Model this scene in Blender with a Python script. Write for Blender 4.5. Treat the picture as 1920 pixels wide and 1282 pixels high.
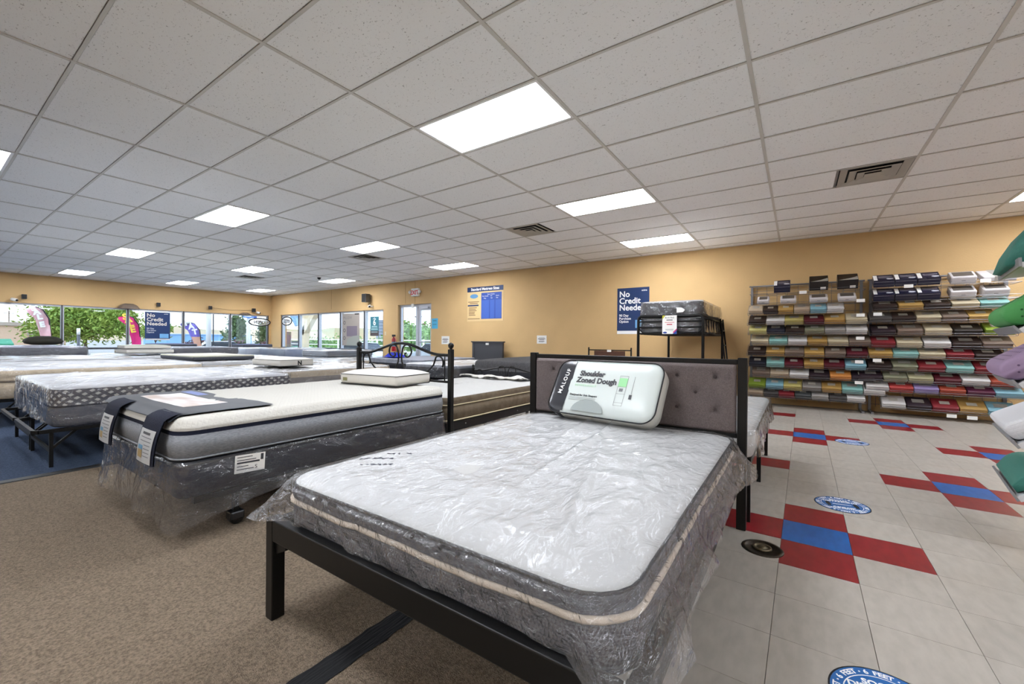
import bpy, math, random
from mathutils import Vector, Matrix, noise, Euler
R = math.radians
random.seed(7)
for _o in list(bpy.data.objects): bpy.data.objects.remove(_o)
scene = bpy.context.scene
col = scene.collection

# ------------------------------------------------------------------ camera
CAM_H = 1.085
_f, _th, _ro, _pt = 782.24, 0.599727, -0.0081895, -0.003475
cd = bpy.data.cameras.new('camera'); cam = bpy.data.objects.new('camera', cd); col.objects.link(cam)
cd.sensor_width = 36.0; cd.lens = _f / 1920 * 36; cd.clip_start = 0.05; cd.clip_end = 3000
_r = Vector((math.cos(_th), math.sin(_th), 0)); _fw = Vector((-math.sin(_th), math.cos(_th), 0)); _up = Vector((0, 0, 1))
_fw2 = _fw * math.cos(_pt) + _up * math.sin(_pt); _up2 = -_fw * math.sin(_pt) + _up * math.cos(_pt)
_rx = _r * math.cos(_ro) - _up2 * math.sin(_ro); _ux = _r * math.sin(_ro) + _up2 * math.cos(_ro)
_m = Matrix((( _rx.x, _ux.x, -_fw2.x), (_rx.y, _ux.y, -_fw2.y), (_rx.z, _ux.z, -_fw2.z)))
cam.matrix_world = Matrix.Translation((0, 0, CAM_H)) @ _m.to_4x4()
scene.camera = cam
def pj(X, Y, Z):
    p = Vector((X, Y, Z - CAM_H)); d = p.dot(_fw2)
    if d < 0.05: return None
    return 960 + p.dot(_rx) / d * _f, 641 - p.dot(_ux) / d * _f

# ------------------------------------------------------------------ world, sun, exposure
scene.view_settings.view_transform = 'Standard'; scene.view_settings.look = 'None'
scene.view_settings.exposure = 0.71; scene.view_settings.gamma = 1.0
scene.view_settings.use_curve_mapping = False
scene.cycles.max_bounces = 7; scene.cycles.diffuse_bounces = 4; scene.cycles.use_light_tree = False; scene.cycles.adaptive_min_samples = 16; scene.cycles.glossy_bounces = 2; scene.cycles.transmission_bounces = 2; scene.cycles.transparent_max_bounces = 10
scene.cycles.use_adaptive_sampling = True; scene.cycles.adaptive_threshold = 0.1; scene.cycles.caustics_reflective = False; scene.cycles.caustics_refractive = False
w = bpy.data.worlds.new('sky'); scene.world = w; w.use_nodes = True
nt = w.node_tree; nt.nodes.clear()
_out = nt.nodes.new('ShaderNodeOutputWorld'); _bg = nt.nodes.new('ShaderNodeBackground')
_tc = nt.nodes.new('ShaderNodeTexCoord'); _sep = nt.nodes.new('ShaderNodeSeparateXYZ')
_ramp = nt.nodes.new('ShaderNodeValToRGB'); _n = nt.nodes.new('ShaderNodeTexNoise'); _mix = nt.nodes.new('ShaderNodeMixRGB')
_mp = nt.nodes.new('ShaderNodeMapping'); _mp.inputs['Scale'].default_value = (1.2, 1.2, 5)
_n.inputs['Scale'].default_value = 2.2; _n.inputs['Detail'].default_value = 7
nt.links.new(_tc.outputs['Generated'], _sep.inputs[0]); nt.links.new(_sep.outputs['Z'], _ramp.inputs[0])
nt.links.new(_tc.outputs['Generated'], _mp.inputs[0]); nt.links.new(_mp.outputs[0], _n.inputs['Vector'])
_ramp.color_ramp.elements[0].color = (0.90, 0.94, 1.0, 1); _ramp.color_ramp.elements[0].position = 0.0
_ramp.color_ramp.elements[1].color = (0.50, 0.68, 1.0, 1); _ramp.color_ramp.elements[1].position = 0.6
_r2 = nt.nodes.new('ShaderNodeValToRGB'); _r2.color_ramp.elements[0].position = .42; _r2.color_ramp.elements[1].position = .62
nt.links.new(_n.outputs['Fac'], _r2.inputs[0]); nt.links.new(_r2.outputs[0], _mix.inputs[0])
nt.links.new(_ramp.outputs[0], _mix.inputs[1]); _mix.inputs[2].default_value = (1, 1, 1, 1)
nt.links.new(_mix.outputs[0], _bg.inputs['Color']); _bg.inputs['Strength'].default_value = 1.9
nt.links.new(_bg.outputs[0], _out.inputs[0])
sd = bpy.data.lights.new('sun', 'SUN'); sun = bpy.data.objects.new('sun', sd); col.objects.link(sun)
sd.energy = 0.7; sd.angle = R(1.2); sd.color = (1, .96, .9); sun.rotation_euler = (R(22), R(14), 0)
PANEL_L = 17.5          # radiance of the ceiling light diffusers

# ------------------------------------------------------------------ materials
def lin(c):
    if isinstance(c, str):
        c = c.lstrip('#'); c = [int(c[i:i+2], 16) / 255 for i in (0, 2, 4)]
    return tuple((x / 12.92 if x <= .04045 else ((x + .055) / 1.055) ** 2.4) for x in c[:3]) + (1,)
MATS = {}
def mat(name, color, rough=.6, metal=0., bump=0, bscale=200, var=0, vscale=5, spec=.5, color2=None, stretch=None, coord='Object', detail=3):
    if name in MATS: return MATS[name]
    m = bpy.data.materials.new(name); m.use_nodes = True; t = m.node_tree
    b = t.nodes['Principled BSDF']
    b.inputs['Base Color'].default_value = lin(color); b.inputs['Roughness'].default_value = rough
    b.inputs['Metallic'].default_value = metal; b.inputs['Specular IOR Level'].default_value = spec
    tc = t.nodes.new('ShaderNodeTexCoord') if coord != 'Pos' else t.nodes.new('ShaderNodeNewGeometry')
    cs = tc.outputs[coord if coord != 'Pos' else 'Position']
    if stretch:
        mp = t.nodes.new('ShaderNodeMapping'); mp.inputs['Scale'].default_value = stretch
        t.links.new(cs, mp.inputs[0]); cs = mp.outputs[0]
    if var or color2:
        n = t.nodes.new('ShaderNodeTexNoise'); n.inputs['Scale'].default_value = vscale; n.inputs['Detail'].default_value = detail
        t.links.new(cs, n.inputs['Vector'])
        rp = t.nodes.new('ShaderNodeValToRGB'); rp.color_ramp.elements[0].position = .35; rp.color_ramp.elements[1].position = .65
        a = Vector(lin(color)[:3])
        c1, c2 = (a * (1 - var), a * (1 + var)) if not color2 else (a, Vector(lin(color2)[:3]))
        rp.color_ramp.elements[0].color = (*c1, 1); rp.color_ramp.elements[1].color = (*c2, 1)
        t.links.new(n.outputs['Fac'], rp.inputs[0]); t.links.new(rp.outputs[0], b.inputs['Base Color'])
    if bump:
        n2 = t.nodes.new('ShaderNodeTexNoise'); n2.inputs['Scale'].default_value = bscale; n2.inputs['Detail'].default_value = 2
        t.links.new(cs, n2.inputs['Vector'])
        bp = t.nodes.new('ShaderNodeBump'); bp.inputs['Strength'].default_value = bump; bp.inputs['Distance'].default_value = .01
        t.links.new(n2.outputs['Fac'], bp.inputs['Height']); t.links.new(bp.outputs[0], b.inputs['Normal'])
    MATS[name] = m; return m
def emis(name, color, strength):
    if name in MATS: return MATS[name]
    m = bpy.data.materials.new(name); m.use_nodes = True; t = m.node_tree; t.nodes.clear()
    o = t.nodes.new('ShaderNodeOutputMaterial'); e = t.nodes.new('ShaderNodeEmission')
    e.inputs[0].default_value = lin(color); e.inputs[1].default_value = strength
    t.links.new(e.outputs[0], o.inputs[0]); MATS[name] = m; return m
def film(name, tint='#ffffff', haze=.07, rough=.12, bump=.5, bscale=9, ior=1.5, gain=1.6):
    """thin clear plastic or glass sheet: clear, with Fresnel gloss and a little milky haze"""
    if name in MATS: return MATS[name]
    m = bpy.data.materials.new(name); m.use_nodes = True; t = m.node_tree; t.nodes.clear()
    N = t.nodes.new; L = t.links.new
    o = N('ShaderNodeOutputMaterial'); tr = N('ShaderNodeBsdfTransparent'); gl = N('ShaderNodeBsdfGlossy'); df = N('ShaderNodeBsdfDiffuse')
    tr.inputs[0].default_value = lin(tint); gl.inputs['Roughness'].default_value = rough; df.inputs[0].default_value = (.85, .86, .88, 1)
    fr = N('ShaderNodeFresnel'); ge = N('ShaderNodeNewGeometry'); mi_ = N('ShaderNodeMapRange'); mi_.inputs['To Min'].default_value = ior; mi_.inputs['To Max'].default_value = 1/ior
    L(ge.outputs['Backfacing'], mi_.inputs['Value']); L(mi_.outputs[0], fr.inputs['IOR'])      # a thin sheet reflects alike from both sides
    mu = N('ShaderNodeMath'); mu.operation = 'MULTIPLY'; mu.inputs[1].default_value = gain; mu.use_clamp = True
    m1 = N('ShaderNodeMixShader'); m2 = N('ShaderNodeMixShader'); m1.inputs[0].default_value = haze
    L(tr.outputs[0], m1.inputs[1]); L(df.outputs[0], m1.inputs[2]); L(fr.outputs[0], mu.inputs[0]); L(mu.outputs[0], m2.inputs[0])
    L(m1.outputs[0], m2.inputs[1]); L(gl.outputs[0], m2.inputs[2]); L(m2.outputs[0], o.inputs[0])
    if bump:
        tc = N('ShaderNodeTexCoord'); mp = N('ShaderNodeMapping'); mp.inputs['Scale'].default_value = (1, .45, 1); mp.inputs['Rotation'].default_value = (.2, .1, .6)
        n = N('ShaderNodeTexNoise'); n.inputs['Scale'].default_value = bscale; n.inputs['Detail'].default_value = 5; n.inputs['Distortion'].default_value = 1.2
        bp = N('ShaderNodeBump'); bp.inputs['Strength'].default_value = bump; bp.inputs['Distance'].default_value = .03
        L(tc.outputs['Object'], mp.inputs[0]); L(mp.outputs[0], n.inputs['Vector']); L(n.outputs['Fac'], bp.inputs['Height'])
        for s in (fr, gl): L(bp.outputs[0], s.inputs['Normal'])
    MATS[name] = m; return m

# ------------------------------------------------------------------ mesh helpers
class MB:
    def __init__(s): s.v = []; s.f = []; s.m = []
    def add(s, vs, fs, mi=0):
        k = len(s.v); s.v += [tuple(p) for p in vs]
        for q in fs: s.f.append(tuple(i + k for i in q)); s.m.append(mi)
        return s
    def box(s, x0, y0, z0, x1, y1, z1, mi=0, M=None):
        vs = [Vector(p) for p in ((x0,y0,z0),(x1,y0,z0),(x1,y1,z0),(x0,y1,z0),(x0,y0,z1),(x1,y0,z1),(x1,y1,z1),(x0,y1,z1))]
        if M is not None: vs = [M @ p for p in vs]
        return s.add(vs, [(0,3,2,1),(4,5,6,7),(0,1,5,4),(1,2,6,5),(2,3,7,6),(3,0,4,7)], mi)
    def bar(s, a, b, wd, ht, mi=0, up=(0,0,1)):
        a = Vector(a); b = Vector(b); d = b - a; L = d.length; d.normalize()
        u = Vector(up); sd_ = d.cross(u)
        if sd_.length < 1e-4: sd_ = d.cross(Vector((0,1,0)))
        sd_.normalize(); u = sd_.cross(d)
        M = Matrix(((d.x, sd_.x, u.x, a.x), (d.y, sd_.y, u.y, a.y), (d.z, sd_.z, u.z, a.z), (0,0,0,1)))
        return s.box(0, -wd/2, -ht/2, L, wd/2, ht/2, mi, M)
    def tube(s, path, r, n=8, closed=False, mi=0, cap=True):
        P = [Vector(p) for p in path]; N = len(P); rings = []; prev = None
        for i in range(N):
            if closed: d = P[(i+1) % N] - P[i-1]
            else: d = P[min(i+1, N-1)] - P[max(i-1, 0)]
            d.normalize()
            if prev is None:
                u = d.orthogonal().normalized()
            else:
                u = (prev - d * prev.dot(d))
                if u.length < 1e-5: u = d.orthogonal()
                u.normalize()
            prev = u; w_ = d.cross(u); rr = r(i / (N - 1)) if callable(r) else r
            rings.append([P[i] + (u * math.cos(2*math.pi*j/n) + w_ * math.sin(2*math.pi*j/n)) * rr for j in range(n)])
        k = len(s.v); s.v += [tuple(p) for rg in rings for p in rg]
        for i in range(N if closed else N - 1):
            a = k + i*n; b = k + ((i+1) % N) * n
            for j in range(n):
                s.f.append((a+j, a+(j+1) % n, b+(j+1) % n, b+j)); s.m.append(mi)
        if not closed and cap:
            s.f.append(tuple(k + j for j in reversed(range(n)))); s.m.append(mi)
            s.f.append(tuple(k + (N-1)*n + j for j in range(n))); s.m.append(mi)
        return s
    def lathe(s, prof, n=16, c=(0,0,0), mi=0, M=None):
        k = len(s.v); c = Vector(c)
        for (r, z) in prof:
            for j in range(n):
                a = 2*math.pi*j/n; p = Vector((r*math.cos(a), r*math.sin(a), z))
                if M is not None: p = M @ p
                s.v.append(tuple(p + c))
        for i in range(len(prof)-1):
            for j in range(n):
                s.f.append((k+i*n+j, k+i*n+(j+1) % n, k+(i+1)*n+(j+1) % n, k+(i+1)*n+j)); s.m.append(mi)
        if prof[0] == prof[-1]: return s
        if prof[0][0] > 1e-5: s.f.append(tuple(k+j for j in reversed(range(n)))); s.m.append(mi)
        if prof[-1][0] > 1e-5: s.f.append(tuple(k+(len(prof)-1)*n+j for j in range(n))); s.m.append(mi)
        return s
    def grid(s, nu, nv, fn, mi=0):
        k = len(s.v)
        for j in range(nv+1):
            for i in range(nu+1): s.v.append(tuple(fn(i/nu, j/nv)))
        for j in range(nv):
            for i in range(nu):
                a = k + j*(nu+1) + i; s.f.append((a, a+1, a+nu+2, a+nu+1))
                s.m.append(mi((i+.5)/nu, (j+.5)/nv) if callable(mi) else mi)
        return s
    def prism(s, poly, z0, z1, mi=0, M=None):
        n = len(poly); vs = [Vector((x, y, z0)) for x, y in poly] + [Vector((x, y, z1)) for x, y in poly]
        if M is not None: vs = [M @ p for p in vs]
        fs = [tuple(reversed(range(n))), tuple(range(n, 2*n))] + [(i, (i+1) % n, n+(i+1) % n, n+i) for i in range(n)]
        return s.add(vs, fs, mi)
    def loft(s, rings, mats=0, cap0=True, cap1=True):
        n = len(rings[0]); k = len(s.v)
        for rg in rings: s.v += [tuple(p) for p in rg]
        for i in range(len(rings)-1):
            mi = mats[i] if isinstance(mats, list) else mats
            for j in range(n):
                s.f.append((k+i*n+j, k+i*n+(j+1) % n, k+(i+1)*n+(j+1) % n, k+(i+1)*n+j)); s.m.append(mi)
        m0 = mats[0] if isinstance(mats, list) else mats; m1 = mats[-1] if isinstance(mats, list) else mats
        if cap0: s.f.append(tuple(k+j for j in reversed(range(n)))); s.m.append(m0)
        if cap1: s.f.append(tuple(k+(len(rings)-1)*n+j for j in range(n))); s.m.append(m1)
        return s
    def mesh(s, name, mats):
        me = bpy.data.meshes.new(name); me.from_pydata(s.v, [], s.f)
        for m in (mats if isinstance(mats, (list, tuple)) else [mats]): me.materials.append(m)
        me.polygons.foreach_set('material_index', s.m); me.update(); return me
    def build(s, name, mats, parent=None, smooth=False, bevel=0, loc=None, rot=None):
        me = s.mesh(name, mats)
        if smooth: me.polygons.foreach_set('use_smooth', [True]*len(me.polygons))
        o = bpy.data.objects.new(name, me); col.objects.link(o)
        if parent: o.parent = parent
        if loc: o.location = loc
        if rot: o.rotation_euler = rot
        if bevel:
            b = o.modifiers.new('bevel', 'BEVEL'); b.width = bevel; b.segments = 2; b.limit_method = 'ANGLE'
        return o
def tag(o, label=None, cat=None, group=None, kind=None):
    if label: o['label'] = label
    if cat: o['category'] = cat
    if group: o['group'] = group
    if kind: o['kind'] = kind
    return o
def thing(name, label, cat, loc=(0,0,0), group=None, rot=None):
    o = bpy.data.objects.new(name, None); o.empty_display_size = .1; col.objects.link(o)
    o.location = loc
    if rot: o.rotation_euler = rot
    return tag(o, label, cat, group)
def struct(o, label=None): return tag(o, label, None, None, 'structure')
def inst(name, me, parent=None, loc=(0,0,0), rot=None, scale=None):
    o = bpy.data.objects.new(name, me); col.objects.link(o); o.location = loc
    if rot: o.rotation_euler = rot
    if scale: o.scale = scale
    if parent: o.parent = parent
    return o
_TM = {}
def text_mesh(body, size, extrude=.0006, align='LEFT', spacing=1., bold=0., shear=0., line=1.):
    key = (body, round(size, 5), extrude, align, spacing, round(bold, 5), shear, line)
    if key in _TM: return _TM[key].copy()
    c = bpy.data.curves.new('lettering', 'FONT'); c.body = body; c.size = size; c.extrude = extrude; c.align_x = align
    c.space_character = spacing; c.offset = bold; c.shear = shear; c.resolution_u = 3; c.space_line = line
    o = bpy.data.objects.new('lettering', c)
    me = o.to_mesh().copy(); o.to_mesh_clear()
    bpy.data.objects.remove(o); bpy.data.curves.remove(c); _TM[key] = me; return me.copy()
def text(body, size, m, parent, loc, rot=(R(90),0,0), name='lettering', **kw):
    me = text_mesh(body, size, **kw); me.materials.clear(); me.materials.append(m)
    return inst(name, me, parent, loc, rot)
def rrect(a, b, r, nx=6, ny=6, nc=5):
    """rounded rectangle outline, half sizes a, b, CCW"""
    r = min(r, a*.98, b*.98); out = []
    def side(p, q, n):
        for i in range(n): out.append((p[0]+(q[0]-p[0])*i/n, p[1]+(q[1]-p[1])*i/n))
    def arc(cx, cy, a0):
        for i in range(nc): t = a0 + math.pi/2*i/nc; out.append((cx+r*math.cos(t), cy+r*math.sin(t)))
    arc(a-r, b-r, 0); side((a-r, b), (-a+r, b), nx); arc(-a+r, b-r, math.pi/2); side((-a, b-r), (-a, -b+r), ny)
    arc(-a+r, -b+r, math.pi); side((-a+r, -b), (a-r, -b), nx); arc(a-r, -b+r, 1.5*math.pi); side((a, -b+r), (a, b-r), ny)
    return out
def fbm(x, y, z=0., o=4):
    return noise.fractal(Vector((x, y, z)), 1.0, 2.0, o)
def mattress_mb(W, L, H, bands=None, r=.07, er=.03, crown=.015, topmat=0, nx=8, ny=10, nr=7, quilt=0., qs=.11, sag=0., seed=0):
    """origin bottom centre; bands = [(frac0, frac1, mat, bulge)] for the side"""
    bands = bands or [(0, 1, 1, .004)]
    lv = [(0, .03, bands[0][2]), (.008, .01, bands[0][2])]
    for (f0, f1, mi, bu) in bands:
        z0 = max(f0*H, .02); z1 = min(f1*H, H-er)
        for q in (0., .5, 1.): lv.append((z0+(z1-z0)*q, -bu*(4*q*(1-q)) if q == .5 else 0, mi))
    lv += [(H-er*.45, er*.18, topmat), (H-er*.1, er*.55, topmat)]
    a, b = W/2, L/2; t0 = er; tm = min(a, b)-.03
    for i in range(nr+1):
        s_ = i/nr; lv.append((H+crown*(1-(1-s_)**3), t0+(tm-t0)*s_, topmat))
    rings = []
    for (z, t, _) in lv:
        rg = []
        for (x, y) in rrect(a-t, b-t, max(r-t, .012), nx, ny):
            zz = z
            if quilt and z > H-.001: zz += quilt*(abs(math.sin(x/qs*3.14))*abs(math.sin(y/qs*3.14))-.5) + quilt*1.3*fbm(x*5+seed, y*5, seed)
            rg.append((x, y, zz))
        rings.append(rg)
    return MB().loft(rings, [q[2] for q in lv][:-1])
def wrap_mb(W, L, H, off=.01, amp=.008, r=.08, nx=30, ny=40, nr=16, ns=10, seed=0, bottom=0., flare=None, drop=None, top_fn=None, fs=9., vf=.55):
    """plastic bag over a mattress: from top centre over the edge and down; flare/drop are functions of (x, y) on the outline"""
    a, b = W/2+off, L/2+off; tm = min(a, b)-.03; rings = []
    for i in range(nr+1):
        t = tm*(1-i/nr)**1.15
        rg = []
        for (x, y) in rrect(a-t, b-t, max(r-t, .012), nx, ny):
            e = min(1., t/.12)
            zz = H+off+.012*(1-(1-t/tm)**3)*0 + amp*1.2*fbm(x*fs*.6+seed, y*fs*.6, seed*1.7)*e + amp*.8*abs(fbm(x*fs*1.4, y*fs*.8+seed, 3.))*e - (1-e)*.01
            if top_fn: zz += top_fn(x, y)*e
            rg.append((x, y, zz))
        rings.append(rg)
    base = rrect(a, b, r, nx, ny)
    for i in range(1, ns+1):
        q = i/ns; rg = []
        for k, (x, y) in enumerate(base):
            dn = drop(x, y) if drop else (H-bottom)
            fl = flare(x, y) if flare else 0.
            nxv = Vector((x/a if abs(x) > a-r-.001 else 0, y/b if abs(y) > b-r-.001 else 0)); 
            if nxv.length < 1e-5: nxv = Vector((x, y))
            nxv.normalize()
            sx = x*8+y*8
            fold = amp*(.6+2.2*q)*(fbm(sx*vf+seed, q*1.3, seed, 2)+.3*fbm(sx*2.3*vf, q*4+seed, 1., 2))
            o_ = fl*q**1.2+abs(fold)*.8+fold*.2
            rg.append((x+nxv.x*o_, y+nxv.y*o_, H+off-dn*q-.012*(q < .15)))
        rings.append(rg)
    b = MB().loft(rings, [0]*nr+[1]*ns, cap0=True, cap1=False); b.f = [tuple(reversed(q)) for q in b.f]; return b
def piping(W, L, z, rad, m, parent, r=.07, out=0., nx=6, ny=8, name='piping', wob=0., label=None):
    p = [(x, y, z+wob*fbm(x*4, y*4, z)) for x, y in rrect(W/2+out, L/2+out, r, nx, ny)]
    o = MB().tube(p, rad, 6, True).build(name, m, parent, True)
    if label: o['label'] = label
    return o
ORD = ['first','second','third','fourth','fifth','sixth','seventh','eighth','ninth','tenth']
# ------------------------------------------------------------------ room shell
ZC = 2.89; XL = -18.4; YB = 8.82; XR = 7.2; YF = -6.2
GX0, GY0, GDX, GDY = -1.4907, 1.2423, 1.2192, .6096
m_wall = mat('tan_wall_paint', '#d0ae7a', .75, bump=.25, bscale=60, var=.03, vscale=2, coord='Pos')
m_metal = mat('dark_bronze_aluminium', '#4a4b50', .4, .3)
m_alu = mat('clear_aluminium', '#b9bcc4', .35, .5)
m_glass = film('window_glass', '#f4fbff', 0., .02, 0, gain=.8)
m_black = mat('black_powder_coat', '#0b0b0b', .42, spec=.35)
m_white = mat('white_plastic', '#e9e9e6', .45)
m_paper = mat('white_paper', '#eeeeea', .7)
m_dark = mat('near_black', '#101114', .6)
m_navy_print = mat('navy_print', '#14315f', .45)
m_blue_print = mat('royal_blue_print', '#2f4f9f', .45)
m_sky_print = mat('pale_blue_print', '#6fa9d8', .5)
m_white_print = mat('white_print', '#f4f4f2', .5)
m_grey_print = mat('grey_print', '#75777a', .6)

def wall(name, boxes, label):
    b = MB()
    for q in boxes: b.box(*q)
    return struct(b.build(name, m_wall), label)
HB, HL = 2.06, 2.05        # window heads
wall('wall_back', [(XL-.25, YB, HB, -11.1, YB+.25, ZC+.1), (XL-.25, YB, -.1, -17.6, YB+.25, HB), (-11.1, YB, -.1, -10.40, YB+.25, ZC+.1),
    (-10.40, YB, 2.17, -8.93, YB+.25, ZC+.1), (-8.93, YB, -.1, XR+.25, YB+.25, ZC+.1), (-17.6, YB, -.1, -11.1, YB+.25, .12)], 'tan textured back wall behind the sheet racks')
wall('wall_left', [(XL-.25, YF, HL, XL, YB, ZC+.1), (XL-.25, YF, -.1, XL, -4.9, HL), (XL-.25, -4.9, -.1, XL, YB-.05, .12), (XL-.25, YB-.08, .12, XL, YB, HL)], 'tan header and low curb of the window wall')
wall('wall_right', [(XR, YF, -.1, XR+.25, YB, ZC+.1)], 'tan side wall')
wall('wall_front', [(XL, YF-.25, -.1, XR, YF, ZC+.1)], 'tan wall behind the viewer')

# fine panel joints on the back wall header
for k, x in enumerate((-14.0, -10.05, -9.62)):
    struct(MB().box(x-.006, YB-.004, HB+.1 if k == 0 else 2.2, x+.006, YB, ZC-.03).build('trim_%d' % (k+4), mat('tan_seam', '#b08d58', .8)), 'thin vertical joint strip on the tan header, %s from the window corner' % ORD[k])

# --- storefront windows
def storefront(name, axis, plane, u0, u1, muls, head, label, rail=.73):
    root = thing(name, label, None); struct(root)
    def bx(b, ua, ub, da, db, za, zb):
        if axis == 'x': b.box(ua, plane+da, za, ub, plane+db, zb)
        else: b.box(plane-db, ua, za, plane-da, ub, zb)
        return b
    sill = .12
    bx(MB(), u0, u1, .04, .16, head-.05, head).build('window_head', m_alu, root)
    bx(MB(), u0, u1, .04, .16, sill, sill+.05).build('window_sill', m_metal, root)
    e = [u0] + list(muls) + [u1]
    for u in e:
        p = bx(MB(), u-.035, u+.0, .03, .17, sill, head).build('mullion', m_metal, root)
        bx(MB(), u, u+.03, .05, .16, sill, head).build('mullion_face', m_alu, p)
    for a, c in zip(e[:-1], e[1:]):
        bx(MB(), a+.03, c-.035, .05, .15, rail-.035, rail+.025).build('transom_rail', m_metal, root)
        bx(MB(), a+.03, c-.035, .095, .101, rail+.025, head-.05).build('pane', m_glass, root)
        bx(MB(), a+.03, c-.035, .095, .101, sill+.05, rail-.035).build('pane', m_glass, root)
    return root
storefront('window_1', 'y', XL, -4.85, YB-.09, [-3.3, -1.8, -.3, 1.22, 2.76, 4.27, 5.80, 7.32], HL, 'long storefront window on the left beneath the tan header')
storefront('window_2', 'x', YB, -17.57, -11.12, [-16.28, -14.9, -13.5, -12.13], HB, 'storefront window in the back wall beside the corner')
# --- glass door with sidelight
dr = thing('door_1', 'glazed exit door with sidelight set into the back wall', None); struct(dr)
y0, y1 = YB+.08, YB+.16
MB().box(-10.4, y0, 2.10, -8.93, y1, 2.17).build('door_head', m_alu, dr)
for a, c in ((-10.4, -10.33), (-9.66, -9.56), (-8.98, -8.93)): MB().box(a, y0, 0, c, y1, 2.10).build('door_jamb', m_alu, dr)
MB().box(-10.33, y0+.03, 0, -9.66, y0+.036, 2.10).build('pane', m_glass, dr)
leaf = MB()
for q in ((-9.56, .02, -9.47, 2.10), (-9.05, .02, -8.98, 2.10), (-9.47, .02, -9.05, .25), (-9.47, 1.98, -9.05, 2.10)): leaf.box(q[0], y0+.01, q[1], q[2], y0+.055, q[3])
leaf = leaf.build('door_leaf', m_alu, dr)
MB().box(-9.47, y0+.03, .25, -9.05, y0+.036, 1.98).build('pane', m_glass, leaf)
MB().tube([(-9.5, y0-.03, 1.02), (-9.0, y0-.03, 1.02)], .018, 8).build('push_bar', m_alu, leaf, True)
MB().box(-9.4, y0-.05, 2.02, -9.1, y0+.01, 2.08).build('door_closer', m_alu, leaf)

# --- floor slab, carpets, trims
m_joint = mat('tile_joint', '#989289', .8)
struct(MB().box(XL, YF, -.12, XR, YB, -.0045).build('floor', m_joint), 'grey speckled vinyl tile floor with red and blue crosses')
floor = bpy.data.objects['floor']
m_brown = mat('brown_carpet', '#8d7e6d', .95, bump=.9, bscale=230, var=.0, color2='#6b5f50', vscale=120, spec=.1, coord='Pos')
m_bluec = mat('blue_carpet', '#465368', .95, bump=.8, bscale=230, color2='#343f52', vscale=90, spec=.1, coord='Pos')
struct(MB().box(-4.80, YF, -.003, -.52, 3.0, .004).build('carpet', m_brown), 'brown loop carpet in the foreground')
struct(MB().box(XL, YF, -.003, -4.88, YB, .004).build('carpet', m_bluec), 'dark blue carpet beneath the left rows of beds')
struct(MB().add([(-4.90, YF, .003), (-4.79, YF, .003), (-4.80, YF, .011), (-4.88, YF, .011), (-4.90, YB, .003), (-4.79, YB, .003), (-4.80, YB, .011), (-4.88, YB, .011)],
    [(0,1,2,3),(7,6,5,4),(0,4,5,1),(1,5,6,2),(2,6,7,3),(3,7,4,0)]).build('trim_1', mat('black_rubber', '#232323', .55)), 'black strip between blue and brown carpet')
# vinyl tiles
TS = .309; TO = Vector((.092, 2.906)); TR = R(-.6)
cx_, sx_ = math.cos(TR), math.sin(TR)
def tilepos(i, k):   # centre of tile (i,k); (0,0) is the near blue tile
    return TO.x + (i*cx_ - k*sx_)*TS, TO.y + (i*sx_ + k*cx_)*TS
def tilekind(i, k):
    for (ci, ck) in ((i - di, k - dk) for di, dk in ((0,0),(1,0),(-1,0),(0,1),(0,-1))):
        if ck % 5 == 0 and ck >= 0:
            ph = 0 if (ck // 5) % 2 == 0 else 3
            if (ci - ph) % 5 == 0: return 'blue' if (ci, ck) == (i, k) else 'red'
    return 'grey'
def vinyl(name, c, c2): 
    return mat(name, c, .32, var=0, color2=c2, vscale=26, stretch=(1, .35, 1), coord='Pos', bump=.03, bscale=12, detail=6)
vm = {'grey': vinyl('grey_vinyl', '#b3ada4', '#a8a299'), 'grey2': vinyl('grey_vinyl_b', '#b0aaa1', '#a49e95'), 'red': vinyl('red_vinyl', '#8e2028', '#7c1a22'), 'blue': vinyl('blue_vinyl', '#1f62ab', '#1a559a')}
g = TS/2 - .0005; tm_ = {}
for kx, mm in vm.items():
    c_ = .0007
    tm_[kx] = MB().add([(-g,-g,-.0045),(g,-g,-.0045),(g,g,-.0045),(-g,g,-.0045),(-g+c_,-g+c_,0),(g-c_,-g+c_,0),(g-c_,g-c_,0),(-g+c_,g-c_,0)],
        [(4,5,6,7),(0,1,5,4),(1,2,6,5),(2,3,7,6),(3,0,4,7)]).mesh('vinyl_tile', mm)
cand = []
for i in range(-42, 24):
    for k in range(-30, 20):
        x, y = tilepos(i, k)
        if not (-4.8 < x < XR-.1 and YF < y < YB-.08): continue
        if x < -.52+.14 and y < 3.0+.14 and x > -4.95:
            continue
        q = pj(x, y, 0); vis = 0
        if q and -40 < q[0] < 1960 and q[1] < 1330: vis = 1/(Vector((x, y)).length)
        hid = (-4.2 < x < -2.7 and y > 3.4) or (-1.7 < x < -.35 and y > 2.8) or x < -4.3 or (x < -1.6 and y > 5)
        if hid: vis *= .2
        cand.append((vis, i, k, x, y))
cand.sort(reverse=True)
rest = MB(); rk = {'grey': 0, 'grey2': 1, 'red': 2, 'blue': 3}
for n_, (vis, i, k, x, y) in enumerate(cand):
    kd = tilekind(i, k)
    if kd == 'grey' and (i*7+k*13) % 3 == 0: kd = 'grey2'
    if n_ < 300 and vis > 0: inst('vinyl_tile', tm_[kd], floor, (x, y, 0), (0, 0, TR))
    else:
        M = Matrix.Translation((x, y, 0)) @ Matrix.Rotation(TR, 4, 'Z'); rest.box(-g, -g, -.0045, g, g, 0, rk[kd], M)
o = rest.build('vinyl_tile_field', [vm['grey'], vm['grey2'], vm['red'], vm['blue']], floor); o['kind'] = 'stuff'

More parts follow.
